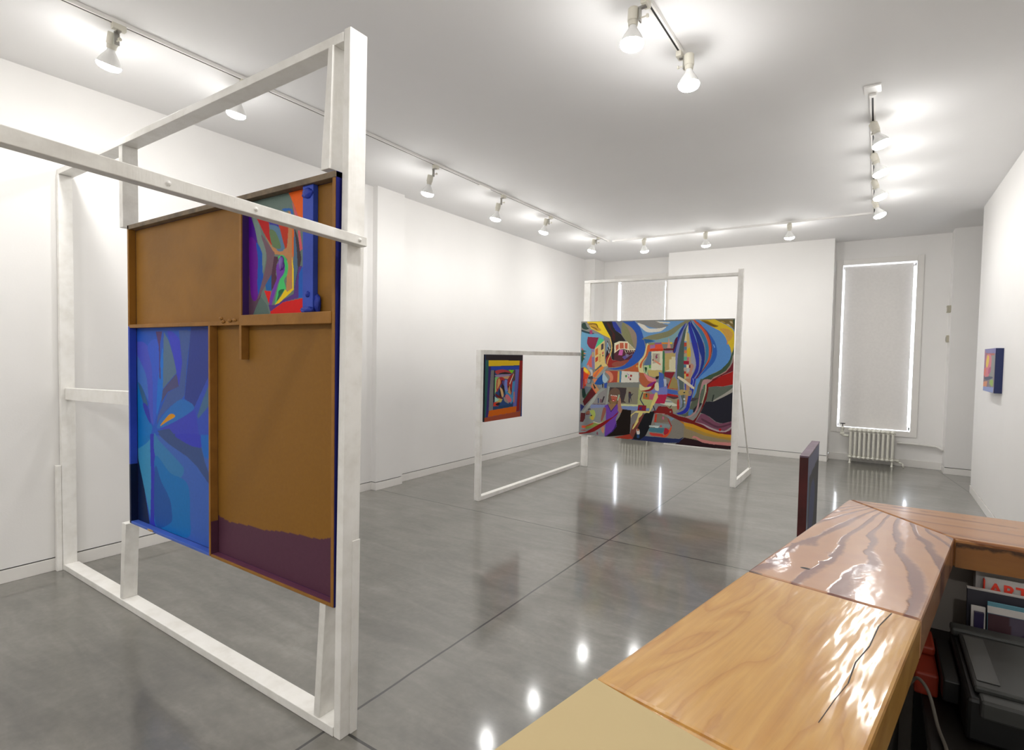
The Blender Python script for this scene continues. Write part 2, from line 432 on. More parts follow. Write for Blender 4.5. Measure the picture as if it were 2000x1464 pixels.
["4a4248",0,[766,382,807,381,784,360,757,350]],
["4f86b8",1,[747,268,759,288,777,278,763,250,748,237]],
["2a2430",0,[774,290,796,323,808,339,830,349,808,301,797,269,774,266]],
["b58a8a",1,[832,527,881,527,856,503,836,489,822,455,814,378,803,292,775,243,746,221,728,227,766,246,791,291,805,370,815,463]],
["3c7a50",0,[833,487,845,487,839,464,831,456]],
["5d6a5c",0,[844,491,851,457,836,349,808,339,814,416,822,452,837,460]],
["cdc9a4",1,[844,495,849,495,848,449,836,380,828,344,825,348,835,399,842,457]],
["74191a",0,[894,540,850,491,851,438,831,341,817,286,795,230,776,201,734,220,691,227,642,250,612,235,643,218,692,192,776,173,855,140,927,118,1010,113,1009,147,926,133,870,149,840,177,788,190,815,263,837,326,853,381,862,458,862,488,917,541]],
["a81d16",0,[914,540,1013,546,1014,505,946,482,904,481,862,471,856,488,884,516]],
["626a5e",0,[865,471,904,481,932,477,1014,497,1015,460,948,415,893,365,848,358,853,389,862,458]],
["a5a196",0,[1014,494,1015,449,948,400,896,360,889,369,947,420,985,458]],
["2b3330",0,[889,414,897,415,889,361,882,362]],
["23232e",0,[1015,453,1020,234,1002,221,953,199,933,200,911,207,873,241,838,261,818,267,837,326,848,358,893,361,948,400]],
["7c4a60",0,[821,259,841,261,873,238,905,207,928,198,947,198,980,209,1007,225,1008,188,962,141,926,145,884,159,840,181,791,191]],
["5f3848",1,[828,225,868,203,925,175,997,205,997,194,926,160,869,184,828,210]],
["b9a3a8",1,[791,191,840,181,884,157,926,141,962,141,989,163,1008,195,1008,184,968,133,926,131,869,151,835,174]],
["6a1d30",0,[1008,181,1010,113,955,118,935,129,968,133,990,148]],
["b0101e",1,[936,158,944,149,936,136,928,147]],
["8a857c",0,[506,160,608,235,643,218,692,192,720,179,722,62,695,48,509,34]],
["96876a",0,[720,181,776,173,855,140,927,118,1010,113,1011,54,900,46,800,44,722,58]],
["d29a28",0,[720,181,776,173,855,140,927,118,1010,115,1010,91,927,96,856,113,783,143,723,156]],
["b08c3e",0,[723,156,783,143,856,113,927,96,1010,91,1011,72,928,80,842,92,777,119,733,133]],
["c07828",0,[692,192,720,183,720,167,705,177]],
["2c151b",0,[725,60,773,54,814,48,844,35,901,31,1012,31,1012,5,844,0,666,-1,690,18]],
["cd8580",0,[771,66,784,82,802,76,828,60,900,50,1011,58,1012,32,901,29,838,34,808,49,793,67,782,61]],
["82201f",0,[511,233,523,255,536,260,554,294,610,299,626,284,645,282,651,251,643,232,536,236,524,226]],
["c89a90",0,[542,240,599,240,601,235,542,236]],
["9a8f86",1,[564,265,570,258,564,250,559,257]],
["9a8f86",1,[634,265,640,258,634,251,629,257]],
["303030",0,[638,313,642,311,632,289,627,290]],
["c02a24",1,[676,355,685,356,688,288,676,287]],
["b9a063",1,[681,419,696,441,717,439,758,440,763,424,762,405,748,396,718,402,694,396]],
["2b36a8",0,[744,433,764,432,764,429,744,429]],
["2b36a8",0,[744,422,765,421,765,418,744,418]],
["2b36a8",0,[744,411,763,412,763,409,744,407]],
["2a3a40",1,[717,427,723,422,717,414,711,420]],
["cfd8d4",1,[718,376,725,368,719,359,712,367]],
["a9c4cc",1,[720,349,728,342,722,332,716,341]],
["ddd3b8",0,[675,548,681,548,715,526,777,466,776,448,764,455,672,536]],
["cdc9a4",0,[712,519,715,519,719,425,715,425]],
["26315f",0,[384,37,540,42,634,42,696,46,722,64,693,14,541,-6,385,-15]],
["847464",0,[549,225,618,220,632,173,538,159]],
["c8688a",0,[568,215,593,213,597,190,575,191]],
["7d97ad",0,[599,222,661,208,641,182,628,205]],
["a8282c",0,[622,202,647,143,640,139,619,196]],
["8c9a9c",0,[538,159,635,154,632,130,539,115]],
["4f808c",0,[507,115,611,123,609,87,508,79]],
["e8e4d8",0,[538,135,564,130,558,117,539,119]],
["c94a4a",1,[576,143,584,136,577,125,569,134]],
["d8552e",1,[646,143,636,90,603,44,540,62,594,61,624,101]],
["b02838",1,[602,122,627,109,621,80,597,69]],
["c8402e",0,[536,228,551,227,546,164,531,162]],
["8c8f90",0,[0,271,196,279,202,-1,-1,-10]],
["1f3a34",1,[18,406,43,403,47,339,23,329]],
["6a4078",0,[5,492,25,493,19,402,5,401]],
["cc3a28",0,[24,493,36,494,49,428,25,406]],
["d86a58",0,[34,493,55,495,55,456,35,439]],
["5a6a72",0,[55,495,92,496,83,454,59,449]],
["8a99a2",1,[58,495,79,486,72,457,60,461]],
["e08a5a",0,[95,497,132,498,109,459]],
["2456a0",1,[113,460,139,505,178,507,179,467,160,450,126,449]],
["6c7580",0,[32,431,90,422,47,359]],
["2c5c42",0,[90,422,94,391,31,302,34,330]],
["5e1c22",0,[93,419,123,369,39,254,24,293]],
["e06a48",0,[86,446,128,373,121,369,87,426]],
["c9935e",0,[93,463,116,448,161,379,128,373,90,442]],
["2a2430",0,[98,451,103,455,122,418,110,410]],
["8b979e",0,[140,437,173,459,170,423,160,419]],
["2a2430",0,[166,459,174,459,173,426,167,425]],
["3553a8",0,[182,468,205,469,200,421,182,424]],
["9ca09a",0,[160,419,193,417,155,367,128,377]],
["2a2f66",0,[7,271,39,250,9,198]],
["a8aca4",0,[125,369,168,380,90,270,36,191,19,193]],
["5e2628",0,[12,191,47,192,44,145,31,111,7,109]],
["8f8c8a",0,[138,366,203,422,196,283,100,275]],
["3a3038",0,[178,349,188,350,173,293,163,292]],
["7a5a66",0,[152,327,169,321,166,293,153,291]],
["2c3a6a",0,[137,330,145,331,145,287,138,286]],
["5e1c22",0,[100,277,193,285,193,281,100,274]],
["82857e",0,[205,469,426,481,427,299,196,279]],
["a0a39a",0,[196,279,209,442,222,433,209,286]],
["8d8874",0,[222,431,424,443,424,302,306,292,212,296]],
["453a3c",0,[222,431,340,434,338,392,324,321,340,307,305,304,212,304]],
["3f3a48",1,[357,399,369,400,376,375,373,356,377,318,367,348,365,311,357,312,356,354,354,374]],
["5a2c2a",1,[354,397,363,403,372,396,363,390]],
["3f3a48",0,[373,375,385,389,388,386,376,367]],
["7f8bb5",0,[86,270,196,279,197,256,83,238]],
["7c90be",0,[306,289,418,283,497,282,497,256,373,244,310,254]],
["cfd29c",0,[293,293,424,299,421,283,306,277]],
["b3b878",0,[424,436,455,426,519,344,509,276,479,273,418,298]],
["7b83c4",0,[503,422,610,466,612,396,518,397]],
["c0607a",0,[497,391,533,394,519,344,495,346]],
["b8264f",0,[548,391,612,396,596,321,535,319]],
["8a8c90",0,[508,313,581,316,539,256,509,261]],
["34405a",0,[448,405,455,404,440,342,466,295,457,294,432,341]],
["b86a3a",0,[455,396,497,399,495,346,453,347]],
["4a7a50",0,[471,382,483,383,483,364,471,363]],
["2a1c1c",1,[476,394,481,386,477,380,472,386]],
["8a1c2e",0,[424,295,478,296,476,250,419,249]],
["4a2a6a",0,[430,276,448,286,449,255,431,257]],
["bb6442",1,[428,523,476,529,504,497,534,487,520,457,475,443,445,463,429,493]],
["d77c93",1,[477,526,533,521,534,491,492,500]],
["8a2a80",1,[490,474,534,499,528,472,481,447]],
["d8d29c",1,[429,470,463,446,505,452,494,425,437,417]],
["8f1420",1,[534,495,526,450,506,422,470,410,437,412,470,422,499,437,519,472]],
["6f5748",1,[255,427,287,415,297,377,292,311,277,286,261,277,229,282,214,344,226,400]],
["8a6c48",0,[225,317,279,321,258,269,235,267]],
["b8604a",1,[234,357,275,360,273,329,254,308,239,326]],
["9a7350",0,[212,285,274,290,236,224]],
["b01c1c",1,[238,320,250,329,263,322,251,309]],
["e8e0d8",1,[244,319,257,320,251,314]],
["f0ece4",1,[230,363,234,367,239,363,234,358]],
["f0ece4",1,[243,361,247,365,252,361,247,357]],
["f0ece4",1,[256,359,260,364,265,360,260,355]],
["f0ece4",1,[267,359,271,363,276,359,271,354]],
["6f43a8",0,[186,267,212,285,235,220,271,286,287,287,281,232,291,225,270,161,274,130,268,106,259,81,240,47,221,25,192,2,199,145,200,232]],
["3a2070",0,[212,283,235,228,271,286,274,284,235,216,209,276]],
["9a5f50",1,[183,254,200,232,176,143,163,137,171,206]],
["b07f66",1,[288,357,302,335,306,273,315,239,304,217,288,233,282,287]],
["a3c2a0",0,[285,374,296,369,284,320,276,323]],
["c98a6a",1,[164,70,187,85,185,29,174,39]],
["7f7a78",0,[372,248,468,242,421,131,371,36,371,163]],
["1c120e",0,[316,249,376,248,371,40,282,17,202,1,253,53,278,99,274,141,295,183,307,219]],
["3a2070",0,[274,130,278,99,253,53,202,2,193,1,240,47,259,81]],
["16171c",0,[497,247,533,250,512,141,478,46,439,3,390,8,425,108,465,223]],
["7a4038",0,[459,226,465,221,425,108,393,8,370,42,390,127,435,189]],
["dccd7c",0,[373,206,410,244,497,248,508,306,522,359,533,405,547,410,553,369,532,315,506,253,498,235,456,233,450,214,429,185,427,154,403,106,391,85,387,92,400,128,417,176,428,230,404,228,380,203,377,179]],
["e0dab4",1,[531,480,551,488,556,425,532,431]],
["252a4a",0,[520,296,525,300,540,256,535,251]],
["82201f",0,[536,248,556,295,576,300,577,241,539,241]],
["847464",0,[548,235,583,238,585,164,547,163]],
["c8402e",0,[539,232,550,229,545,165,538,166]],
["4a7c8c",0,[500,109,586,119,587,78,495,86]],
["c5d4d0",0,[500,132,568,136,554,123,500,121]],
["cc4038",1,[504,72,537,72,587,71,587,52,537,50,514,52]],
["a63a28",0,[260,3,370,44,396,9,331,-8]],
["ddd6d0",1,[416,88,431,94,438,71,435,48,420,50]],
["b5622f",1,[419,88,428,97,433,82,422,77]],
["2c4a78",0,[420,50,437,48,436,18,419,19]],
["8a9a4c",1,[49,73,110,112,160,117,186,148,173,115,127,82,56,51]],
["c8502e",1,[49,77,106,111,100,95,52,71]],
["dcd8b8",1,[103,115,113,122,150,114,179,127,179,123,150,108,113,116]],
["e05a3a",0,[20,78,49,81,51,57,22,58]],
["b04a48",0,[18,41,53,43,50,36,19,33]],
["a8b860",1,[80,213,111,224,122,177,102,135,78,153,91,182]],
["c9b040",1,[88,166,105,175,112,144,95,138]],
["2a2c30",1,[86,174,93,180,98,175,92,166]],
["9a6450",1,[50,198,74,217,79,189,54,180]],
["3a2430",1,[68,230,83,234,85,222,77,227,68,216]],
["6a3a4a",0,[50,184,78,186,78,179,50,176]],
["8a4a58",0,[135,35,143,36,145,10,133,11]],
["8a1418",0,[-2,10,50,22,133,90,199,141,250,178,289,229,282,205,231,149,190,101,151,65,118,37,84,20,5,-1]],
["a9c4cf",1,[175,558,187,566,182,544,207,500,204,487,189,465,171,478,167,522]],
["b04a38",0,[190,572,277,573,273,476,207,469,219,501,224,532,200,552]],
["d98a6a",1,[187,563,211,571,236,550,245,518,240,489,219,473,222,510,212,535]],
["d9b060",0,[277,572,289,572,288,477,274,477]],
["4f8ab0",0,[290,572,303,573,299,478,289,477]],
["dbd8ca",0,[305,575,421,569,423,485,301,476]],
["9a8ab5",0,[338,562,357,543,350,538]],
["5a9a5a",1,[329,536,339,544,341,526,332,522]],
["b04038",1,[363,545,376,544,374,528,365,528]],
["d88aa0",1,[348,523,356,534,359,517,351,513]],
["6a1c2c",1,[360,513,367,517,371,503,363,499]],
["bb6442",0,[424,567,455,563,480,537,500,531,495,515,467,487,434,485]],
["e08a8a",1,[455,563,488,540,522,521,536,505,495,496,472,522]],
["241418",0,[535,539,557,544,549,518,533,517]]],
"blue":[["3c57a4",0,[-477,1126,1348,1078,1346,-69,-530,-431]],
["4d6aa8",1,[-11,863,93,798,149,733,181,620,79,689,9,720]],
["5157a8",1,[2,930,153,909,218,784,224,520,169,586,138,741,59,822,-11,871]],
["475db0",1,[153,909,298,934,305,746,269,584,224,520,213,784]],
["3f6db5",1,[295,746,362,906,358,688,325,635,269,563,283,705]],
["4c3a62",0,[267,982,353,982,325,922,327,747,314,747,309,906]],
["55697e",0,[374,981,437,938,507,849,536,784,358,700]],
["474cab",1,[427,985,569,946,607,851,585,728,556,727,527,807,467,907]],
["4a4a6c",0,[358,696,536,780,565,720,422,687,336,631]],
["475888",0,[569,984,715,983,665,833,634,680,584,655,462,622,334,567,268,519,291,565,422,683,565,720,607,832]],
["36407c",0,[715,998,943,996,941,802,748,629,634,665,685,871]],
["42529f",0,[941,802,938,490,802,479,785,576,502,546,279,499,377,550,748,629]],
["46617e",0,[940,766,940,658,794,580,785,594,850,672]],
["454aa0",0,[279,499,461,539,758,619,785,564,812,466,561,459,418,501]],
["3f68a4",1,[334,555,462,618,604,660,748,626,502,546,279,499]],
["b9853f",1,[317,514,398,559,462,583,518,574,419,545]],
["3c4c74",0,[278,487,439,510,561,459,375,444]],
["2f6aa4",0,[-3,728,66,635,122,555,212,503,177,429,-108,406,-100,725]],
["3c5876",1,[9,720,79,689,147,614,112,604,66,639]],
["3c3f94",1,[77,614,146,601,190,518,122,555]],
["48609f",0,[223,458,1022,519,1017,-31,210,-172]],
["14203f",0,[-306,370,-12,371,-6,358,80,196,164,2,-319,-69]],
["4c82a6",0,[-12,371,72,394,136,418,176,437,188,231,174,26,68,209,6,313]],
["2e6aa2",0,[-97,434,176,455,161,431,72,394,-12,371]],
["3d3f9c",0,[177,464,235,468,245,327,244,-4,170,3,188,231]],
["44719c",1,[235,472,307,438,512,374,620,330,565,282,397,298,245,358]],
["33689f",1,[245,358,443,294,619,279,683,236,692,121,680,15,461,-2,238,8,253,149]],
["30508c",1,[244,304,326,238,430,171,463,111,450,48,244,14]],
["3c4c74",0,[284,472,514,489,622,463,828,452,867,387,973,279,906,295,777,358,664,392,567,409,423,435]],
["4246a0",1,[514,485,819,507,828,452,727,447,601,462]],
["3a63a6",0,[819,507,984,520,983,398,858,410,829,464]]],
"col":[["66756f",0,[-332,1245,956,1053,962,-82,-338,-65]],
["4b2482",0,[-259,1050,43,895,128,734,161,624,144,537,-261,662]],
["43334f",0,[-261,690,25,654,42,383,59,174,-118,-68,-264,-66]],
["55404f",0,[24,384,228,229,76,-71,-118,-68]],
["66308a",1,[25,690,144,626,178,374,153,170,59,174,24,384]],
["2f57a8",1,[136,644,228,548,245,388,236,282,178,178,153,287,161,500]],
["74857f",0,[43,957,153,873,211,725,294,551,277,456,236,371,228,548,145,679]],
["b0805c",0,[43,1011,153,855,391,586,485,552,578,553,616,600,623,852,683,844,699,593,692,426,670,201,594,213,609,466,563,503,423,523,294,665]],
["6c5560",1,[211,708,375,570,423,514,375,362,245,238,161,170,277,412,294,542]],
["a92a20",1,[145,865,310,855,342,738,383,604,277,692,195,789]],
["3b3790",1,[294,891,454,786,501,722,342,781]],
["5a7692",1,[342,773,516,720,563,554,454,555,390,690]],
["5f7554",1,[342,729,438,702,517,567,391,595]],
["ad3d22",1,[454,804,608,769,609,601,578,561,501,722]],
["3f66a8",1,[531,880,608,879,683,853,698,726,676,728,653,848,577,857]],
["d06a1e",1,[683,728,716,624,707,492,681,511]],
["4f6880",0,[706,725,758,571,759,338,708,216,699,459]],
["3a2c33",0,[706,725,765,620,809,459,759,297,708,216,759,380,743,547]],
["c2626a",0,[675,920,757,811,824,532,787,519,757,687]],
["dd6a1e",0,[607,1029,871,1017,873,724,772,784,698,901]],
["4a2a3c",0,[415,506,501,491,454,443,439,358,470,304,375,223,375,362]],
["4fb56c",1,[470,485,548,505,617,432,609,347,564,299,587,221,486,183,455,115,423,108,470,244,517,336,563,393]],
["71439f",1,[446,418,517,473,571,426,563,359,486,295,407,160,351,58,343,145,407,256,454,323]],
["2f609c",0,[278,271,375,362,375,223,294,226]],
["cf2832",0,[261,228,367,219,335,115]],
["56397c",0,[423,103,700,182,773,395,817,401,774,146,549,121,359,49,327,102]],
["ecc51c",0,[677,478,700,384,700,216,640,185,486,114,423,103,533,181,579,226,610,203,678,226]],
["1e5a3c",1,[486,218,564,227,517,182,455,133,478,183]],
["c4232a",0,[359,49,549,121,904,149,906,-81,343,-74]],
["2f60b0",0,[774,337,817,392,875,388,876,150,767,146]],
["566863",0,[211,177,310,103,343,23,343,-74,6,-70,178,152]]],
"small":[["2a4a80",0,[-154,1098,1502,1130,1556,-375,-124,-177]],
["2a2228",0,[8,1078,1047,1095,1053,917,12,925]],
["2a5f5a",0,[12,925,82,926,71,354,21,58,-17,54]],
["3a2a6e",0,[84,835,143,830,123,351,91,68,40,64]],
["7d7d7d",0,[144,775,230,770,212,426,206,158,102,162,114,431]],
["e6bf1a",0,[82,923,911,919,905,843,84,833]],
["2a48b0",0,[143,827,902,828,896,776,144,773]],
["6a68b0",0,[784,778,896,776,832,181,743,179]],
["8f1d1d",0,[911,919,1007,917,934,303,913,98,838,95,883,477]],
["8a4a2a",0,[999,917,1022,917,959,-1,920,11]],
["d4660c",0,[108,162,743,179,839,180,835,87,85,68]],
["a34c34",0,[-17,62,835,87,956,94,959,-1,-15,-17]],
["24466e",0,[211,218,742,213,743,179,206,166]],
["1c1c30",0,[223,774,250,773,248,344,218,225,208,346]],
["b84040",1,[257,761,440,779,609,755,697,712,582,723,414,718,291,712]],
["1f1c1c",1,[345,719,511,737,683,712,582,702,442,709]],
["9a86a8",1,[265,697,669,704,527,666,306,664]],
["7fd020",0,[595,771,754,768,697,712]],
["5a4a3a",0,[754,768,792,765,789,600,730,602,712,703]],
["c9a070",0,[253,657,471,668,669,679,755,736,670,654,585,623,444,644,348,630,298,454,259,424]],
["7fc27a",0,[246,665,347,667,274,616,265,439,247,376]],
["b03030",1,[307,631,443,660,500,609,418,563,352,484,299,438]],
["d8a868",1,[321,615,361,646,390,580,351,516,311,486]],
["2a1c24",1,[417,612,501,576,505,428,451,365,383,352,366,451,420,514]],
["5a4a8a",1,[431,587,486,610,516,543,475,528]],
["e0b880",1,[378,507,449,463,479,371,438,349,394,449]],
["7a8ad0",1,[500,609,586,590,590,440,505,461]],
["a83030",1,[585,623,727,712,742,677,658,571,730,602,707,401,590,457]],
["f0dcc0",0,[741,711,749,698,645,538,630,555]],
["241c24",0,[602,531,676,469,707,401,677,436,588,498]],
["c9a060",0,[630,538,654,470,679,369,591,415]],
["4a90c0",0,[716,586,790,583,740,264,683,225,550,359,505,461,591,415,693,359]],
["d0707a",1,[521,361,592,382,696,292,653,253,566,275]],
["9a9088",1,[480,346,537,327,625,238,510,279]],
["6a1c24",1,[259,416,355,378,452,332,411,318,301,357]],
["a8d8c8",0,[247,368,370,312,250,279]],
["c9b868",0,[315,348,453,315,413,268,249,283,370,308]],
["d83c24",0,[223,281,358,272,346,216,211,222]],
["241c24",1,[277,253,371,271,372,230,305,227]],
["d08060",0,[750,415,780,414,778,244,748,246]]],
"rw":[["7a6a70",0,[-1478,1341,2291,1156,2511,-112,-1057,-461]],
["8078a8",0,[1,1047,1056,1016,1043,886,8,903]],
["a56a90",0,[-13,1003,124,901,-2,70,-251,-13]],
["8a8a84",0,[610,862,968,878,920,125,504,344,660,611]],
["b05a50",0,[57,891,927,888,897,838,312,855]],
["d0707a",1,[180,846,614,841,660,611,420,331,99,363,140,606]],
["e6c548",1,[292,845,453,800,419,651,286,553,176,650]],
["b04a70",1,[463,545,669,570,611,443,446,417]],
["d86a5a",0,[39,538,244,542,145,365,7,360]],
["3a4060",1,[109,319,710,362,840,326,302,262]],
["d88a60",0,[37,217,394,244,336,101,-30,91]],
["90b048",1,[605,264,888,287,876,143,622,181]],
["8f9ccc",0,[-224,91,959,127,944,4,-202,-9]]]}

# ---------------------------------------------------------------- mesh helpers
def link(name, bm, mat, parent=None, bevel=0, smooth=False, mats=None):
    me = bpy.data.meshes.new(name); bmesh.ops.recalc_face_normals(bm, faces=bm.faces[:]); bm.to_mesh(me); bm.free()
    for m in (mats or [mat]): me.materials.append(m)
    if smooth:
        for p in me.polygons: p.use_smooth = True
    o = bpy.data.objects.new(name, me); COL.objects.link(o)
    if parent is not None:
        o.parent = parent; o.matrix_parent_inverse = parent_inv(parent)
    if bevel:
        b = o.modifiers.new('bevel', 'BEVEL'); b.width = bevel; b.segments = 2; b.limit_method = 'ANGLE'
    return o
def parent_inv(p):
    # matrix of parent chain from stored transforms
    m = Matrix.LocRotScale(p.location, p.rotation_euler, p.scale)
    q = p
    while q.parent is not None:
        m = Matrix.LocRotScale(q.parent.location, q.parent.rotation_euler, q.parent.scale) @ q.matrix_parent_inverse @ m
        q = q.parent
    return m.inverted()
def tag(o, label=None, cat=None, group=None, kind=None):
    if label: o['label'] = label
    if cat: o['category'] = cat
    if group: o['group'] = group
    if kind: o['kind'] = kind
    return o
def empty(name, loc, label, cat, group=None):
    o = bpy.data.objects.new(name, None); COL.objects.link(o); o.location = loc
    o.empty_display_size = .1
    return tag(o, label, cat, group)
def hexa(bm, lo, hi):
    """lo, hi: four points each, same winding"""
    v = [bm.verts.new(p) for p in list(lo)+list(hi)]
    fs = [bm.faces.new([v[3], v[2], v[1], v[0]]), bm.faces.new([v[4], v[5], v[6], v[7]])]
    for i in range(4):
        j = (i+1) % 4
        fs.append(bm.faces.new([v[i], v[j], v[j+4], v[i+4]]))
    return fs
def box(bm, x0, x1, y0, y1, z0, z1):
    return hexa(bm, [(x0, y0, z0), (x1, y0, z0), (x1, y1, z0), (x0, y1, z0)], [(x0, y0, z1), (x1, y0, z1), (x1, y1, z1), (x0, y1, z1)])
def bx(name, r, mat, parent=None, bevel=0, **k):
    bm = bmesh.new(); box(bm, *r); return link(name, bm, mat, parent, bevel, **k)
def post(name, b, t, mat, parent=None, bevel=.0025):
    """tapering/leaning board: b=(x0,x1,y0,y1,z) at the foot, t the same at the head"""
    bm = bmesh.new()
    q = lambda r: [(r[0], r[2], r[4]), (r[1], r[2], r[4]), (r[1], r[3], r[4]), (r[0], r[3], r[4])]
    hexa(bm, q(b), q(t)); return link(name, bm, mat, parent, bevel)
def rail(name, a, b, mat, parent=None, bevel=.0025):
    """board between two section rectangles; a,b = (x, y, z) lists of 4"""
    bm = bmesh.new(); hexa(bm, a, b); return link(name, bm, mat, parent, bevel)
def lathe(bm, prof, M4, n=24):
    rings = []
    for r, z in prof:
        if r < 1e-6: rings.append([bm.verts.new(M4 @ Vector((0, 0, z)))]*n)
        else: rings.append([bm.verts.new(M4 @ Vector((r*math.cos(2*PI*i/n), r*math.sin(2*PI*i/n), z))) for i in range(n)])
    for a, b in zip(rings, rings[1:]):
        for i in range(n):
            vs = [a[i], a[(i+1) % n], b[(i+1) % n], b[i]]
            u = []
            for v in vs:
                if v not in u: u.append(v)
            if len(u) > 2:
                try: bm.faces.new(u)
                except ValueError: pass
def axis_mat(p, d):
    z = Vector(d).normalized(); q = z.to_track_quat('Z', 'Y')
    return Matrix.Translation(p) @ q.to_matrix().to_4x4()
def tube(bm, pts, r, n=10):
    pts = [Vector(p) for p in pts]; rings = []
    up = Vector((0, 0, 1))
    for i, p in enumerate(pts):
        d = (pts[min(i+1, len(pts)-1)] - pts[max(i-1, 0)]).normalized()
        a = d.cross(up)
        if a.length < 1e-3: a = d.cross(Vector((1, 0, 0)))
        a.normalize(); b = d.cross(a)
        rings.append([bm.verts.new(p + (a*math.cos(2*PI*j/n) + b*math.sin(2*PI*j/n))*r) for j in range(n)])
    for A, B in zip(rings, rings[1:]):
        for j in range(n): bm.faces.new([A[j], A[(j+1) % n], B[(j+1) % n], B[j]])
    bm.faces.new(rings[0][::-1]); bm.faces.new(rings[-1])
def curve(pts, n=8):
    P = [Vector(p) for p in pts]; P = [P[0]*2-P[1]] + P + [P[-1]*2-P[-2]]; out = []
    for i in range(1, len(P)-2):
        for k in range(n):
            t = k/n
            out.append(.5*((2*P[i]) + (P[i+1]-P[i-1])*t + (2*P[i-1]-5*P[i]+4*P[i+1]-P[i+2])*t*t + (3*P[i]-P[i-1]-3*P[i+1]+P[i+2])*t**3))
    out.append(P[-2]); return out

# ---------------------------------------------------------------- painting raster: colour per vertex of a fine grid
def raster(key, nx, ny, base='#808080'):
    img = np.zeros((ny, nx, 3)); img[:] = srgb(base)
    for col, sm, uv in ART[key]:
        P = np.array(uv, float).reshape(-1, 2)/1000*[nx-1, ny-1]
        if sm and len(P) > 2:
            q = []
            for i in range(len(P)):
                a, b, c, d = P[i-1], P[i], P[(i+1) % len(P)], P[(i+2) % len(P)]
                for t in (0, .2, .4, .6, .8):
                    q.append(.5*(2*b + (c-a)*t + (2*a-5*b+4*c-d)*t*t + (3*b-a-3*c+d)*t**3))
            P = np.array(q)
        x0, y0 = np.floor(P.min(0)).astype(int); x1, y1 = np.ceil(P.max(0)).astype(int)
        x0, y0 = max(x0, 0), max(y0, 0); x1, y1 = min(x1, nx-1), min(y1, ny-1)
        if x1 <= x0 or y1 <= y0: continue
        gx, gy = np.meshgrid(np.arange(x0, x1+1), np.arange(y0, y1+1))
        ins = np.zeros(gx.shape, bool)
        for i in range(len(P)):
            (ax, ay), (bx_, by_) = P[i-1], P[i]
            if ay == by_: continue
            c = ((ay > gy) != (by_ > gy)) & (gx < (bx_-ax)*(gy-ay)/(by_-ay)+ax)
            ins ^= c
        img[y0:y1+1, x0:x1+1][ins] = srgb(col)
    return img
def canvas(name, key, o, du, dv, nx, ny, parent, mat=None, base='#808080', gain=1.0, sat=1.0):
    """fine grid from corner o along du (width) and dv (height), coloured with ART[key]"""
    img = raster(key, nx, ny, base) * gain
    lum = img.mean(-1, keepdims=True); img = np.clip(lum + (img-lum)*sat, .003, 1)
    o = np.array(o, float); du = np.array(du, float); dv = np.array(dv, float)
    U, V = np.meshgrid(np.linspace(0, 1, nx), np.linspace(0, 1, ny))
    co = o + U[..., None]*du + V[..., None]*dv
    idx = np.arange(nx*ny).reshape(ny, nx)
    f = np.stack([idx[:-1, :-1], idx[:-1, 1:], idx[1:, 1:], idx[1:, :-1]], -1).reshape(-1, 4)
    me = bpy.data.meshes.new(name)
    me.vertices.add(nx*ny); me.vertices.foreach_set('co', co.reshape(-1))
    me.loops.add(f.size); me.loops.foreach_set('vertex_index', f.reshape(-1).astype('i'))
    me.polygons.add(len(f)); me.polygons.foreach_set('loop_start', np.arange(0, f.size, 4, dtype='i'))
    me.polygons.foreach_set('loop_total', np.full(len(f), 4, 'i'))
    me.update(calc_edges=True)
    at = me.color_attributes.new('art', 'FLOAT_COLOR', 'POINT')
    rgba = np.ones((ny*nx, 4)); rgba[:, :3] = np.clip(img.reshape(-1, 3), 0, 1)
    at.data.foreach_set('color', rgba.reshape(-1))
    me.materials.append(mat or M['art'])
    ob = bpy.data.objects.new(name, me); COL.objects.link(ob)
    if parent is not None: ob.parent = parent; ob.matrix_parent_inverse = parent_inv(parent)
    return ob

# ================================================================ SETTING
H = 3.475
def struct(name, boxes, mat, bevel=0):
    bm = bmesh.new()
    for r in boxes: box(bm, *r)
    o = link(name, bm, mat, None, bevel); o['kind'] = 'structure'; return o

# slab with the faint unevenness of trowelled concrete (a fraction of a millimetre)
bm = bmesh.new(); NX, NY = 150, 280; gr = []
for j in range(NY+1):
    row = []
    for i in range(NX+1):
        x = -5.2+7.4*i/NX; y = -3.4+14.0*j/NY
        row.append(bm.verts.new((x, y, .0003*mnoise.noise(Vector((x*3.2, y*2.2, 0))) - .0002)))
    gr.append(row)
for j in range(NY):
    for i in range(NX): bm.faces.new([gr[j][i], gr[j][i+1], gr[j+1][i+1], gr[j+1][i]])
rim = [gr[0][i] for i in range(NX+1)] + [gr[j][NX] for j in range(1, NY+1)] + [gr[NY][i] for i in range(NX-1, -1, -1)] + [gr[j][0] for j in range(NY-1, 0, -1)]
low = [bm.verts.new((v.co.x, v.co.y, -.1)) for v in rim]
for i in range(len(rim)):
    j = (i+1) % len(rim); f = bm.faces.new([rim[j], rim[i], low[i], low[j]])
fl = link('floor', bm, M['floor'], None); fl['kind'] = 'structure'
for p in fl.data.polygons: p.use_smooth = abs(p.normal.z) > .9
struct('ceiling', [(-5.2, 2.2, -3.4, 10.6, H, H+.1)], M['ceil'])
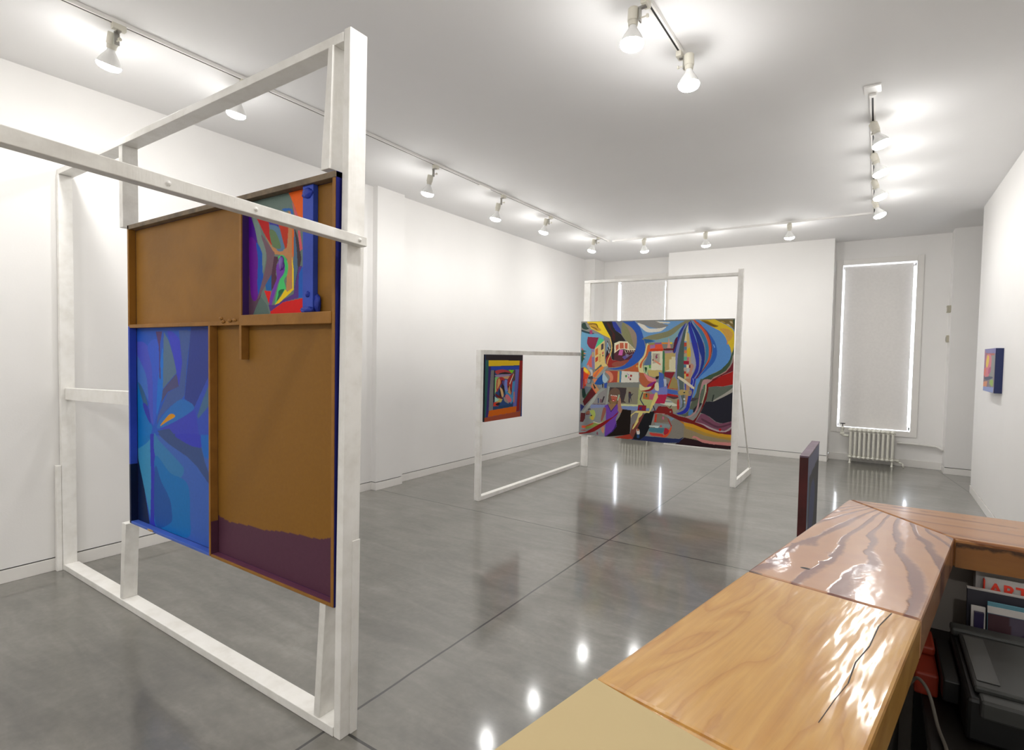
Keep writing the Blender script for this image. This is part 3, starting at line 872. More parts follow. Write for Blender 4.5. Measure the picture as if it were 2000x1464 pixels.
# walls stand on a recessed reveal, its shade painted dark, above a flush baseboard
Z1 = .097
struct('wall_left', [(-5.1, -4.83, -3.2, 4.33, Z1, H), (-5.1, -4.755, 4.33, 4.755, Z1, H), (-5.1, -4.83, 4.755, 9.74, Z1, H),
                     (-5.1, -4.61, 9.74, 10.45, Z1, H), (-5.1, -4.85, -3.2, 9.76, 0, Z1)], M['wall'])
struct('baseboard_left', [(-4.85, -4.828, -3.2, 4.33, 0, .088), (-4.85, -4.752, 4.33, 4.755, 0, .088), (-4.85, -4.828, 4.755, 9.74, 0, .088),
                          (-4.85, -4.606, 9.74, 10.19, 0, .088)], M['trimw'], .002)
wins = {'L': (-4.30, -3.345, .53, 3.09), 'R': (-.495, .455, .53, 3.10)}
L, R_ = wins['L'], wins['R']
y0, y1 = 10.19, 10.45
struct('wall_back', [(-4.61, L[0], y0, y1, 0, H), (L[0], L[1], y0, y1, 0, L[2]), (L[0], L[1], y0, y1, L[3], H),
                     (L[1], -3.19, y0, y1, 0, H), (-3.19, -.60, 9.825, y1, Z1, H), (-3.17, -.62, 9.845, y1, 0, Z1),
                     (-.60, R_[0], y0, y1, 0, H), (R_[0], R_[1], y0, y1, 0, R_[2]), (R_[0], R_[1], y0, y1, R_[3], H), (R_[1], .86, y0, y1, 0, H),
                     (.852, 2.1, 9.88, y1, Z1, H), (.872, 2.1, 9.9, y1, 0, Z1)], M['wall'])
struct('baseboard_back', [(-4.6, -3.2, 10.172, 10.19, 0, .11), (-3.194, -.596, 9.821, 9.85, 0, .088), (-3.194, -3.17, 9.83, 10.19, 0, .088), (-.62, -.596, 9.83, 10.19, 0, .088),
                          (-.596, .846, 10.172, 10.19, 0, .11), (.846, 2.1, 9.876, 9.9, 0, .088), (.846, .872, 9.88, 10.19, 0, .088)], M['trimw'], .002)
struct('wall_right', [(1.012, 2.1, -3.2, 8.68, Z1, H), (1.032, 2.1, -3.2, 8.66, 0, Z1), (1.95, 2.1, 8.66, 9.95, 0, H)], M['wall'])
struct('baseboard_right', [(1.006, 1.032, -3.2, 8.686, 0, .088)], M['trimw'], .002)
struct('wall_front', [(-5.1, 2.1, -3.3, -3.2, 0, H)], M['wall'])

struct('reveal_shade_strip_1', [(-4.849, -4.843, -3.2, 4.33, .089, .0965), (-4.849, -4.768, 4.34, 4.745, .089, .0965), (-4.849, -4.843, 4.755, 9.74, .089, .0965),
                  (-3.18, -.61, 9.836, 9.844, .089, .0965), (.862, 1.94, 9.891, 9.899, .089, .0965), (1.024, 1.031, -3.2, 8.66, .089, .0965)], M['gap'])  # near-black strips put the reveal's shade into its colour
# windows with casing, sash, pane
for n, key in ((1, 'L'), (2, 'R')):
    xa, xb, za, zb = wins[key]
    e = bpy.data.objects.new('window_%d' % n, None); COL.objects.link(e); e.location = ((xa+xb)/2, 10.19, za); e['kind'] = 'structure'
    bm = bmesh.new(); c = .085
    for r in ((xa-c, xa, 10.176, 10.192, za-c, zb+c), (xb, xb+c, 10.176, 10.192, za-c, zb+c), (xa, xb, 10.176, 10.192, zb, zb+c), (xa, xb, 10.176, 10.192, za-c, za)): box(bm, *r)
    link('window_casing', bm, M['trimw'], e, .003)
    bm = bmesh.new(); s = .05
    for r in ((xa, xa+s*.3, 10.36, 10.40, za, zb), (xb-s*.3, xb, 10.36, 10.40, za, zb), (xa, xb, 10.36, 10.40, zb-s, zb), (xa, xb, 10.36, 10.40, za, za+s), (xa, xb, 10.35, 10.40, 1.76, 1.82)): box(bm, *r)
    link('window_sash', bm, M['trimw'], e)
    bx('window_pane', (xa, xb, 10.378, 10.382, za, zb), M['glass'], e)
    # roller blind hung inside the opening, daylight round its edges
    pos = 'left window behind the big painting' if n == 1 else 'tall right window above the radiator'
    b = empty('roller_blind', ((xa+xb)/2, 10.24, zb), 'grey-white roller blind pulled down over the %s' % pos, 'blind', 'roller blinds')
    g = (.024, .036) if n == 2 else (.042, .028)
    bx('blind_fabric', (xa+g[0], xb-g[1], 10.226, 10.229, za+.010, zb-.018), M['blind'], b)
    bm = bmesh.new(); lathe(bm, [(0, xa+.012), (.016, xa+.012), (.016, xb-.012), (0, xb-.012)], Matrix.Translation((0, 10.247, zb-.055)) @ Matrix.Rotation(PI/2, 4, 'Y'), 16)
    link('roller_tube', bm, M['trimw'], b, smooth=True)
    bx('bottom_bar', (xa+g[0], xb-g[1], 10.222, 10.233, za+.008, za+.03), M['blind'], b)

# ================================================================ LIGHTS: track and bulbs
def track(x0, x1, y0, y1, label):
    t = empty('lighting_track', ((x0+x1)/2, (y0+y1)/2, H), label, 'track', 'ceiling lighting tracks')
    w_ = .018
    alongY = abs(y1-y0) > abs(x1-x0)
    bm = bmesh.new()
    if alongY:
        for a, b in ((-w_, -.006), (.006, w_)): box(bm, x0+a, x0+b, y0, y1, H-.022, H)
        box(bm, x0-.006, x0+.006, y0, y1, H-.008, H)
        s = (x0-.0058, x0+.0058, y0+.02, y1-.02, H-.0205, H-.008)
        caps = [(x0-.02, x0+.02, y0-.02, y0+.02, H-.024, H), (x0-.02, x0+.02, y1-.02, y1+.02, H-.024, H)]
    else:
        for a, b in ((-w_, -.006), (.006, w_)): box(bm, x0, x1, y0+a, y0+b, H-.022, H)
        box(bm, x0, x1, y0-.006, y0+.006, H-.008, H)
        s = (x0+.02, x1-.02, y0-.0058, y0+.0058, H-.0205, H-.008)
        caps = [(x0-.02, x0+.02, y0-.02, y0+.02, H-.024, H), (x1-.02, x1+.02, y0-.02, y0+.02, H-.024, H)]
    link('track_channel', bm, M['track'], t)
    bx('track_slot', s, M['slot'], t)
    for c in caps: bx('track_end_cap', c, M['track'], t)
    return t
tl = track(-3.70, -3.70, -2.2, 8.28, 'long white lighting track running above the left wall')
bx('track_joiner', (-3.724, -3.676, 4.83, 5.03, H-.027, H), M['track'], tl)
track(-3.62, -.10, 8.34, 8.34, 'white lighting track crossing the ceiling in front of the back wall')
tr = track(-.09, -.09, 4.64, 8.28, 'white lighting track on the right, seen nearly end-on')
bx('track_feed_plate', (-.14, -.04, 4.50, 4.62, H-.01, H), M['track'], tr)
track(-1.065, -1.065, 1.0, 3.42, 'white lighting track in mid ceiling ending at two bulbs')

def lamp(x, y, label, aim, group='track lamps', side=(-.065, 0), power=1.0, drop=0.0, glow=1.0):
    """track lamp: adapter in the slot, bracket, socket, reflector bulb pointing along aim; (x,y) is on the track"""
    e = empty('track_lamp', (x, y, H-.022), label, 'lamp', group)
    d = Vector(aim).normalized()
    bx('track_adapter', (x-.017, x+.017, y-.035, y+.035, H-.052, H-.020), M['holder'], e, .003)
    sx, sy = side
    sock = Vector((x+sx, y+sy, H-.045-drop))
    # bracket: bent strap and thumb screw
    bm = bmesh.new(); box(bm, min(x, x+sx*.5)-.004, max(x, x+sx*.5)+.004, min(y, y+sy*.5)-.012, max(y, y+sy*.5)+.012, H-.058, H-.050)
    box(bm, x+sx*.45-.003, x+sx*.45+.003, y+sy*.45-.014, y+sy*.45+.014, H-.125, H-.052)
    link('bracket', bm, M['metal'], e)
    bm = bmesh.new(); tube(bm, [(x+sx*.75, y+sy*.75, H-.105), (x-sx*.1+.001, y-sy*.1, H-.105)], .004, 8)
    tube(bm, [(x-sx*.1, y-sy*.1, H-.105), (x-sx*.25, y-sy*.25, H-.105)], .010, 10)
    link('thumb_screw', bm, M['holder'], e)
    A = axis_mat(sock, d)
    bm = bmesh.new(); lathe(bm, [(0, 0), (.027, 0), (.030, .004), (.030, .064), (.026, .068), (.026, .072), (.024, .09), (0, .09)], A, 24)
    link('socket', bm, M['holder'], e, smooth=False)
    bm = bmesh.new(); lathe(bm, [(.019, .085), (.021, .10), (.030, .115), (.043, .135), (.054, .155), (.0615, .175)], A, 28)
    bulb = link('bulb', bm, M['bulbglass'], e, smooth=True)
    bm = bmesh.new(); lathe(bm, [(.0615, .175), (.063, .182), (.060, .192), (.050, .202), (.032, .209), (.012, .212), (0, .2125)], A, 28)
    link('bulb_face', bm, M['dome'], bulb, smooth=True)['label'] = 'glowing frosted bulb face'
    ld = bpy.data.lights.new('bulb_beam', 'SPOT'); ld.energy = LAMP_W*power; ld.color = (1.0, .985, .965)
    ld.spot_size = math.radians(158); ld.spot_blend = 1.0; ld.shadow_soft_size = .045
    lo = bpy.data.objects.new('bulb_beam', ld); COL.objects.link(lo)
    p = A @ Vector((0, 0, .235)); lo.location = p; lo.rotation_euler = (-d).to_track_quat('Z', 'Y').to_euler()
    lo.parent = e; lo.matrix_parent_inverse = parent_inv(e)
    gd = bpy.data.lights.new('bulb_glow', 'POINT'); gd.energy = GLOW_W*glow; gd.color = (1.0, .985, .965); gd.shadow_soft_size = .05
    go = bpy.data.objects.new('bulb_glow', gd); COL.objects.link(go); go.location = A @ Vector((0, 0, .265))
    go.parent = e; go.matrix_parent_inverse = parent_inv(e)
    return e
wa = (-.42, 0, -.9)
spots = [(-3.70, 1.40, 'track lamp nearest the viewer on the left track, whole bulb showing', (-.42, .0, -.9), 0),
         (-3.70, 2.16, 'left-track lamp half hidden behind the top rail of the timber frame', (-.3, 0, -.95), 0),
         (-3.70, 4.12, 'left-track lamp just right of the tall foreground post', (-.28, .05, -.95), .06),
         (-3.70, 5.30, 'left-track lamp just beyond the track joiner, second right of the foreground post', (-.25, 0, -.96), .06),
         (-3.70, 6.42, 'left-track lamp third to the right of the foreground post', (-.25, 0, -.96), 0),
         (-3.70, 7.92, 'left-track lamp nearest the far end of the left track', (-.25, 0, -.96), 0)]
for x, y, lab, aim, dr in spots: lamp(x, y, lab, aim, drop=dr, power=.85, glow=.15 if y < 3 else .4)
for y in (.0, -1.4): lamp(-3.70, y, 'track lamp on the left track outside the picture, beside the viewer', wa, power=1.2, glow=.3)
for x, lab in ((-3.10, 'leftmost of the three lamps on the back-wall track'), (-2.16, 'middle of the three lamps on the back-wall track'), (-1.05, 'rightmost of the three lamps on the back-wall track')):
    lamp(x, 8.34, lab, (0, .3, -.95), side=(0, -.05), glow=.45)
for y, lab in ((5.15, 'nearest and uppermost of the lamps on the right-hand track'), (5.93, 'second lamp down on the right-hand track'),
               (6.78, 'third lamp down on the right-hand track'), (7.62, 'farthest lamp on the right-hand track, lowest in the column')):
    lamp(-.09, y, lab, (.34, 0, -.94), side=(.0, -.055), power=.65, glow=.25)
lamp(-1.065, 3.385, 'lamp at the end of the middle ceiling track', (.02, 0, -1), side=(.055, .0), glow=.6)
lamp(-1.065, 2.79, 'middle-track lamp cut by the top edge of the picture', (-.03, 0, -1), side=(-.065, 0), glow=.6)
lamp(-1.065, 1.5, 'middle-track lamp above the picture, out of view', (-.05, 0, -1), side=(-.065, 0))

track(-2.9, .7, -1.7, -1.7, 'made-up lighting track behind the viewer carrying the added fill lamps, out of view')  # unseen track and lamps, added to fill surfaces facing the camera
for x in (-2.5, -1.0, .45): lamp(x, -1.7, 'added fill lamp on the made-up track behind the viewer, out of view', (0, .25, -.97), side=(0, -.05), power=2.3, group='added fill lamps')

# ================================================================ FOREGROUND TIMBER FRAME
T, T2 = M['timber'], M['timber2']
F = empty('timber_frame', (-3.3, 1.48, 0), 'tall white-painted timber frame in the foreground holding the brown and blue panel', 'sculpture')
post('post', (-1.82, -1.78, 1.439, 1.524, 0), (-1.815, -1.777, 1.470, 1.557, 2.885), T, F)
post('splice_board', (-1.782, -1.7765, 1.49, 1.526, .0), (-1.782, -1.7765, 1.497, 1.536, .815), T, F, .001)
post('post', (-4.822, -4.782, 1.432, 1.515, 0), (-4.826, -4.788, 1.432, 1.515, 2.80), T, F)
post('splice_board', (-4.826, -4.79, 1.398, 1.431, 0), (-4.826, -4.79, 1.402, 1.431, .755), T, F)
bx('base_rail', (-4.782, -1.821, 1.436, 1.524, 0, .04), T, F, .003)
rail('top_rail', [(-4.826, 1.437, 2.800), (-4.826, 1.527, 2.800), (-4.826, 1.527, 2.838), (-4.826, 1.437, 2.838)],
     [(-1.817, 1.468, 2.838), (-1.817, 1.556, 2.838), (-1.817, 1.556, 2.876), (-1.817, 1.468, 2.876)], T, F)
# short uprights above and below the panel
post('short_post', (-3.87, -3.832, 1.44, 1.522, .04), (-3.85, -3.79, 1.446, 1.52, .518), T2, F)
post('short_post', (-1.954, -1.916, 1.44, 1.524, .04), (-1.925, -1.885, 1.447, 1.53, .536), T2, F)
post('short_post', (-3.85, -3.803, 1.45, 1.535, 2.325), (-3.853, -3.804, 1.45, 1.535, 2.814), T2, F)
post('short_post', (-1.94, -1.886, 1.455, 1.535, 2.345), (-1.900, -1.872, 1.46, 1.54, 2.838), T, F)
# cross rail from the far post to the panel, and the long arm fixed across the near post
rail('cross_rail', [(-4.781, 1.455, 1.222), (-4.781, 1.495, 1.222), (-4.781, 1.495, 1.305), (-4.781, 1.455, 1.305)],
     [(-3.66, 1.49, 1.245), (-3.66, 1.53, 1.245), (-3.66, 1.53, 1.333), (-3.66, 1.49, 1.333)], T, F)
A1 = Vector((0, 1.528, 2.025)); B1 = Vector((0, -1.25, 2.158))
lr = rail('long_arm', [(-1.778, A1.y, A1.z), (-1.738, A1.y, A1.z), (-1.738, A1.y, A1.z+.038), (-1.778, A1.y, A1.z+.038)],
     [(-1.785, B1.y, B1.z), (-1.735, B1.y, B1.z), (-1.735, B1.y, B1.z+.05), (-1.785, B1.y, B1.z+.05)], T2, F)
for y in (1.05, 1.49, .78):
    z = A1.z + .02 + (1.528-y)*.048
    bm = bmesh.new(); lathe(bm, [(0, .004), (.003, .004), (.004, .002), (.007, .003), (.008, 0)], axis_mat((-1.7375, y, z), (1, 0, 0)), 12)
    link('screw_head', bm, T, lr, smooth=True)
post('post', (-1.83, -1.79, -1.24, -1.15, 0), (-1.83, -1.79, -1.24, -1.15, 2.3), T, F)

# ================================================================ BROWN AND BLUE PANEL (back of a painting)
P = empty('painted_panel', (-2.77, 1.48, .54), 'large boxed wooden panel, brown, blue and mauve, set in the foreground timber frame', 'painting')
yb, ys, yf = 1.44, 1.48, 1.505
xl, xr, zb_, zt = -3.722, -1.826, .541, 2.322
bx('front_board', (xl, xr, ys, yf, zb_, zt), M['navy'], P)
BR, BL = M['brown'], M['brownl']
# coloured back surfaces, each a thin skin on the board
def skin(name, r, mat): return bx(name, (r[0], r[1], ys-.002, ys-.0003, r[2], r[3]), mat, P)
skin('brown_field', (-3.70, -2.52, 1.735, 2.296), BR)
skin('brown_field', (-2.505, -1.846, 1.715, 2.296), BR)
canvas('blue_painting', 'blue', (-3.70, ys-.0006, .556), (.898, 0, 0), (0, 0, 1.16), 240, 300, P, base='#3c57a4', gain=1.35, sat=1.25)['label'] = 'abstract of blue petals meeting at one point'
canvas('colourful_painting', 'col', (-2.51, ys-.0035, 1.75), (.51, 0, 0), (0, 0, .546), 190, 210, P, base='#66756f', gain=1.2, sat=1.2)['label'] = 'abstract of purple, red, green and tan strips'
# right lower field with a wavy mauve lower part
ART['field'] = [['#936729', 0, [-50, -50, 1050, -50, 1050, 1050, -50, 1050]],
                ['#5f3a4c', 1, [-60, -100, -60, 142, 120, 150, 260, 160, 420, 164, 560, 180, 700, 190, 860, 198, 1060, 208, 1060, -100]]]
canvas('brown_and_mauve_field', 'field', (-2.79, ys-.0006, .556), (.945, 0, 0), (0, 0, 1.17), 160, 200, P)
# bars of the box
bx('frame_bar', (xl, -3.702, yb, ys-.002, 1.725, zt), BR, P, .002)['label'] = 'brown upper left bar'
bx('frame_bar', (xl, -3.702, yb, ys-.002, .90, 1.725), M['blue'], P, .002)['label'] = 'blue left bar'
bx('frame_bar', (xl, -3.702, yb, ys-.002, zb_, .90), M['bluecorner'], P, .002)['label'] = 'midnight blue foot of the left bar'
bx('frame_bar', (xl, xr, yb, ys-.002, 2.297, zt), M['greywood'], P, .002)['label'] = 'grey stained top bar'
bx('frame_bar', (-1.846, xr-.003, yb, ys-.002, zb_, 2.297), BL, P, .002)['label'] = 'brown right bar'
bx('edge_strip', (xr-.003, xr, yb+.004, ys, zb_, zt), M['navy'], P)['label'] = 'navy edge'
bx('frame_bar', (-3.702, -2.80, yb, ys-.002, zb_, .556), M['bluel'], P, .002)['label'] = 'cornflower bottom bar'
bx('frame_bar', (-2.79, -1.846, yb, ys-.002, zb_, .554), BL, P, .002)['label'] = 'brown bottom bar'
bx('paint_strip', (-2.785, -1.848, yb+.006, ys-.003, .554, .5565), M['purplel'], P)
bx('divider_bar', (-3.702, -2.524, yb, ys-.002, 1.716, 1.736), BL, P, .002)
bx('divider_bar', (-2.505, -1.846, yb-.004, ys-.002, 1.712, 1.762), BL, P, .003)
bx('divider_bar', (-2.524, -2.505, yb, ys-.002, 1.552, 2.297), BL, P, .002)
bx('divider_bar', (-2.803, -2.787, yb-.002, ys-.002, .545, 1.716), BL, P, .002)
bx('paint_strip', (-2.787, -2.7855, yb+.001, ys-.003, .556, .722), M['purple'], P)
bx('paint_strip', (-2.505, -2.5035, yb+.006, ys-.003, 1.763, 2.295), paint('dark_violet_paint', '#452a6a', .4), P)
bx('blue_board', (-2.055, -1.984, 1.452, ys-.003, 1.760, 2.297), M['blue'], P, .002)['label'] = 'upright cobalt blue board'
random.seed(3)
def lump(c, r, mat, parent, nm='paint_lump'):
    bm = bmesh.new(); bmesh.ops.create_icosphere(bm, subdivisions=3, radius=1)
    for v in bm.verts:
        n = 1+.35*mnoise.noise(v.co*2.3+Vector(c)*9); v.co = Vector((v.co.x*r[0]*n, v.co.y*r[1]*n, v.co.z*r[2]*n)) + Vector(c)
    return link(nm, bm, mat, parent, smooth=True)
lump((-2.02, 1.452, 2.262), (.035, .012, .022), M['blued'], P)
lump((-2.02, 1.452, 1.84), (.014, .008, .013), M['blued'], P)
lump((-2.02, 1.452, 1.773), (.045, .012, .014), M['blued'], P)
lump((-1.975, 1.466, 1.80), (.022, .01, .04), M['blued'], P)
lump((-2.243, 1.4755, 1.99), (.022, .004, .03), paint('glossy_violet_paint', '#6a3fa8', .12, .2, 30), P)
for c in ((-2.60, 1.437, 1.738), (-2.66, 1.437, 1.734), (-2.68, 1.438, 1.75), (-2.56, 1.438, 1.74)): lump(c, (.016, .006, .008), BL, P, 'splinter')
lump((-3.45, 1.438, .549), (.035, .004, .006), M['rawwood'], P, 'raw_wood_chip')

# ================================================================ FAR TIMBER FRAME (L shaped) AND ITS PAINTINGS
G = empty('timber_frame', (-2.6, 7.1, 0), 'white L-shaped timber frame in the middle of the gallery carrying two paintings', 'sculpture')
xc = -3.535
post('post', (-3.60, xc, 4.688, 4.733, 0), (-3.60, xc, 4.690, 4.745, 1.642), T, G)
bx('base_rail', (-3.60, xc, 4.734, 7.112, 0, .046), T, G, .003)
bx('side_rail', (-3.60, xc, 4.746, 7.112, 1.593, 1.642), T2, G, .003)
bx('post', (-3.522, -3.43, 7.113, 7.155, 0, 2.63), T, G, .003)
post('post', (-1.463, -1.393, 7.10, 7.16, 0), (-1.442, -1.384, 7.10, 7.16, 2.69), T, G)
rail('top_rail', [(-3.522, 7.113, 2.632), (-3.522, 7.20, 2.632), (-3.522, 7.20, 2.668), (-3.522, 7.113, 2.668)],
     [(-1.443, 7.113, 2.612), (-1.443, 7.20, 2.612), (-1.443, 7.20, 2.645), (-1.443, 7.113, 2.645)], T, G)
bx('foot_rail', (-1.43, -1.393, 7.161, 8.10, 0, .089), T, G, .003)
rail('brace', [(-1.415, 8.03, .09), (-1.398, 8.03, .09), (-1.398, 8.06, .09), (-1.415, 8.06, .09)],
     [(-1.415, 7.17, 1.36), (-1.398, 7.17, 1.36), (-1.398, 7.20, 1.36), (-1.415, 7.20, 1.36)], T2, G)

Q = empty('painting', (-2.5, 7.08, .47), 'large busy abstract painting with blue swirls and figures on the far timber frame', 'painting')
bx('stretcher', (-3.545, -1.466, 7.081, 7.111, .468, 2.083), M['trimw'], Q)
canvas('canvas', 'big', (-3.545, 7.0805, .465), (2.086, 0, 0), (0, 0, 1.62), 620, 480, Q, base='#8a8a84', gain=1.1)
S = empty('painting', (xc, 5.14, .855), 'small painting with concentric coloured bands hung at the end of the far frame', 'painting')
bx('stretcher', (-3.57, -3.532, 4.766, 5.52, .855, 1.592), M['magblack'], S)
canvas('canvas', 'small', (-3.5315, 4.766, .855), (0, .755, 0), (0, 0, .73), 240, 240, S, base='#2a4a80')

M['navyr'] = paint('dull_navy_edge', '#26305c', .5)
W = empty('painting', (1.0, 7.28, 1.30), 'small thick-edged painting with a yellow drop on the right wall', 'painting')
bx('box_edge', (.952, 1.012, 6.97, 7.61, 1.303, 1.74), M['navyr'], W)
canvas('canvas', 'rw', (.951, 7.61, 1.303), (0, -.64, 0), (0, 0, .437), 120, 100, W, base='#7a6a70')
bx('edge_strip', (.953, 1.011, 7.611, 7.613, 1.303, 1.74), M['pinkedge'], W)

# panel seen edge-on behind the counter
V = empty('edge_on_panel', (-.276, 3.3, 0), 'dark maroon panel seen edge-on beyond the wooden counter', 'painting')
bx('panel_body', (-.297, -.259, 3.0, 3.60, .02, 1.120), M['maroonedge'], V)
bx('top_edge', (-.297, -.257, 3.0, 3.60, 1.120, 1.128), M['plumtop'], V)
ART['edge'] = [['#39405a', 0, [-10, -10, 1010, -10, 1010, 1010, -10, 1010]], ['#1c1a20', 0, [120, 480, 1000, 520, 1000, 930, 120, 900]],
               ['#6a241c', 0, [100, 0, 1000, 0, 1000, 540, 560, 600, 100, 470]], ['#b07a70', 0, [0, 0, 130, 0, 120, 460, 0, 300]],
               ['#26305e', 1, [200, 640, 500, 600, 700, 760, 500, 860, 250, 820]], ['#5c5e78', 0, [0, 900, 1000, 930, 1000, 1000, 0, 1000]],
               ['#4a5a72', 0, [0, 300, 130, 460, 130, 900, 0, 920]], ['#9a9aa8', 1, [30, 560, 110, 600, 90, 700, 20, 660]]]
canvas('painted_face', 'edge', (-.2585, 3.0, .02), (0, .60, 0), (0, 0, 1.10), 60, 110, V)
bx('floor_block', (-.31, -.245, 3.05, 3.55, 0, .02), M['timber'], V)

# ================================================================ RADIATORS, PIPE, SENSORS
def radiator(xa, xb, label):
    e = empty('radiator', ((xa+xb)/2, 10.02, 0), label, 'radiator', 'cast iron radiators')
    n = 10; pit = (xb-xa)/n; yc = 10.03; z0, z1_ = .075, .545
    bm = bmesh.new()
    w2 = pit*.31
    for yy in (yc-.075, yc, yc+.075):
        pts = []
        for k in range(9):
            z = z0+.02 + (z1_-z0-.04)*k/8
            pts.append((0, yy, z))
        tube(bm, pts, w2*(.95 if yy < yc-.01 else .45), 10)
    for zz in (z0+.025, z1_-.03):
        tube(bm, [(0, yc-.095, zz), (0, yc-.075, zz), (0, yc+.075, zz), (0, yc+.095, zz)], w2*1.15, 10)
        tube(bm, [(-pit*.52, yc, zz), (pit*.52, yc, zz)], .022, 12)
        tube(bm, [(-pit*.52, yc-.075, zz), (pit*.52, yc-.075, zz)], .010, 8)
    me0 = None
    for i in range(n):
        x = xa + pit*(i+.5)
        if me0 is None:
            s = link('radiator_section', bm, M['radiator'], e, smooth=True); me0 = s.data
            s.location = Vector((x, 0, 0)); first = s
        else:
            c = first.copy(); COL.objects.link(c); c.parent = e; c.matrix_parent_inverse = first.matrix_parent_inverse.copy(); c.location = Vector((x, 0, 0))
    for x in (xa+pit*.5, xb-pit*.5):
        for yy in (yc-.07, yc+.07):
            bm = bmesh.new(); lathe(bm, [(0, 0), (.020, 0), (.017, .01), (.011, .035), (.016, .09), (0, .09)], Matrix.Translation((x, yy, 0)), 14)
            link('foot', bm, M['radiator'], e, smooth=True)
    # steam valve low on the left end with a dark hand wheel, and an air valve low on the right
    bm = bmesh.new(); tube(bm, curve([(xa-.0, yc, z1_-.13), (xa-.05, yc, z1_-.13), (xa-.085, yc, z1_-.11), (xa-.085, yc, z1_-.02)], 5), .019, 12)
    tube(bm, [(xa-.085, yc, z1_-.03), (xa-.085, yc, z1_+.01)], .026, 12)
    tube(bm, [(xa-.115, yc, z1_-.10), (xa-.06, yc, z1_-.10)], .025, 12)
    link('valve_body', bm, M['radiator'], e, smooth=True)
    bm = bmesh.new(); tube(bm, [(xa-.085, yc, z1_+.01), (xa-.085, yc, z1_+.055)], .006, 8)
    lathe(bm, [(0, 0), (.034, 0), (.038, .006), (.034, .012), (0, .012)], Matrix.Translation((xa-.085, yc, z1_+.05)), 18)
    link('hand_wheel', bm, M['dark'], e, smooth=True)
    bm = bmesh.new(); tube(bm, [(xb-.01, yc, .095), (xb+.04, yc, .095)], .017, 12); tube(bm, [(xb+.04, yc, .065), (xb+.04, yc, .115)], .022, 12)
    tube(bm, [(xb+.04, yc, .075), (xb+.10, yc-.02, .06)], .014, 12); tube(bm, [(xb+.10, yc-.02, .06), (xb+.115, yc-.02, .0)], .012, 10)
    link('return_valve', bm, M['radiator'], e, smooth=True)
    return e
radiator(-.325, .275, 'cream cast iron radiator standing under the tall right window')
radiator(-4.13, -3.53, 'cream cast iron radiator low behind the big painting, mostly hidden')
bm = bmesh.new(); tube(bm, curve([(.30, 10.14, .355), (.45, 10.14, .355), (.72, 10.14, .345), (.80, 10.12, .335), (.853, 10.03, .315)], 6), .019, 12)
tag(link('heating_pipe', bm, M['pipe'], None, smooth=True), 'white pipe running along the wall right of the radiator', 'pipe')
for z, yy, sz, lab in ((2.35, 9.97, (.045, .055, .05), 'small white sensor box, upper of two beside the right window'),
                       (1.93, 10.06, (.030, .05, .05), 'small beige thermostat, lower of two beside the right window')):
    e = empty('wall_sensor', (.852, yy, z), lab, 'sensor')
    bx('sensor_case', (.852-sz[0], .852, yy-sz[1], yy+sz[1], z-sz[2], z+sz[2]), M['sensor'], e, .006)
    bx('sensor_cover', (.852-sz[0]-.006, .852-sz[0]+.001, yy-sz[1]*.6, yy+sz[1]*.6, z-sz[2]*.7, z+sz[2]*.5), M['metal'] if z < 2 else M['trimw'], e, .002)

# ================================================================ RECEPTION COUNTER
zc, th = 1.07, .088
d1 = Vector((.18, .983, 0)).normalized(); n1 = Vector((d1.y, -d1.x, 0))
OC = Vector((-.069, 2.437, 0)); IC = Vector((.214, 2.097, 0))
def Lp(y): return OC + d1*((y-OC.y)/d1.y)      # point of the outer edge at height y
def Rp(y): return IC + Vector((.165, .986, 0))*((y-IC.y)/.986)
def plank(name, pts, mat, parent, z0=None, z1v=None, bev=.006):
    bm = bmesh.new(); z0 = zc-th if z0 is None else z0; z1v = zc if z1v is None else z1v
    lo = [bm.verts.new((p[0], p[1], z0)) for p in pts]; hi = [bm.verts.new((p[0], p[1], z1v)) for p in pts]
    bm.faces.new(lo[::-1]); bm.faces.new(hi)
    for i in range(len(pts)):
        j = (i+1) % len(pts); bm.faces.new([lo[i], lo[j], hi[j], hi[i]])
    return link(name, bm, mat, parent, bev)
ang = math.atan2(-d1.x, d1.y)
M['wood1'] = fan_wood('varnished_pink_fir', (.045, 2.32, 1.07), '#b5845c', '#ad7a58', '#74483e', -ang)
M['wood2'] = wood('varnished_golden_ply', [(0, srgb('#c4924a')), (.5, srgb('#cc9c53')), (.85, srgb('#c08c45')), (.94, srgb('#ba8541')), (1, srgb('#c4924a'))], -ang, 7, 2.0, 10.5, .12, .65, .28, 5.2)
M['wood3'] = wood('varnished_straight_fir', [(0, srgb('#a97646')), (.5, srgb('#a67142')), (.8, srgb('#955f36')), (.93, srgb('#7a4a28')), (1, srgb('#a97646'))], PI/2+.05, 6, .25, 9, .14, .35, .2, 3.1)
M['edge1'] = wood('varnished_edge_grain', [(0, srgb('#8a5a2c')), (.5, srgb('#946434')), (.85, srgb('#7a4c22')), (.94, srgb('#3a2210')), (1, srgb('#8a5a2c'))], PI/2, 6, .2, .2, .2, .5, .3, 2.2)
K = empty('counter_ledge', (-.1, 1.6, zc-th), 'varnished wooden ledge of the reception counter in the right foreground', 'counter')
sa, sb = 1.452, .812
def Rs(y): return Rp(y-.065)
p1 = plank('ledge_plank', [Lp(sa), Rs(sa), IC, OC], M['wood1'], K); p1['label'] = 'pinkish plank with dark contour grain'
p2 = plank('ledge_plank', [Lp(sb), Rs(sb), Rs(sa-.002), Lp(sa-.002)], M['wood2'], K); p2['label'] = 'golden plank'
p3 = plank('ledge_plank', [Lp(-.6), Rs(-.6), Rs(sb-.002), Lp(sb-.002)], M['wood2'], K); p3['label'] = 'nearest golden plank under the beige sheet'
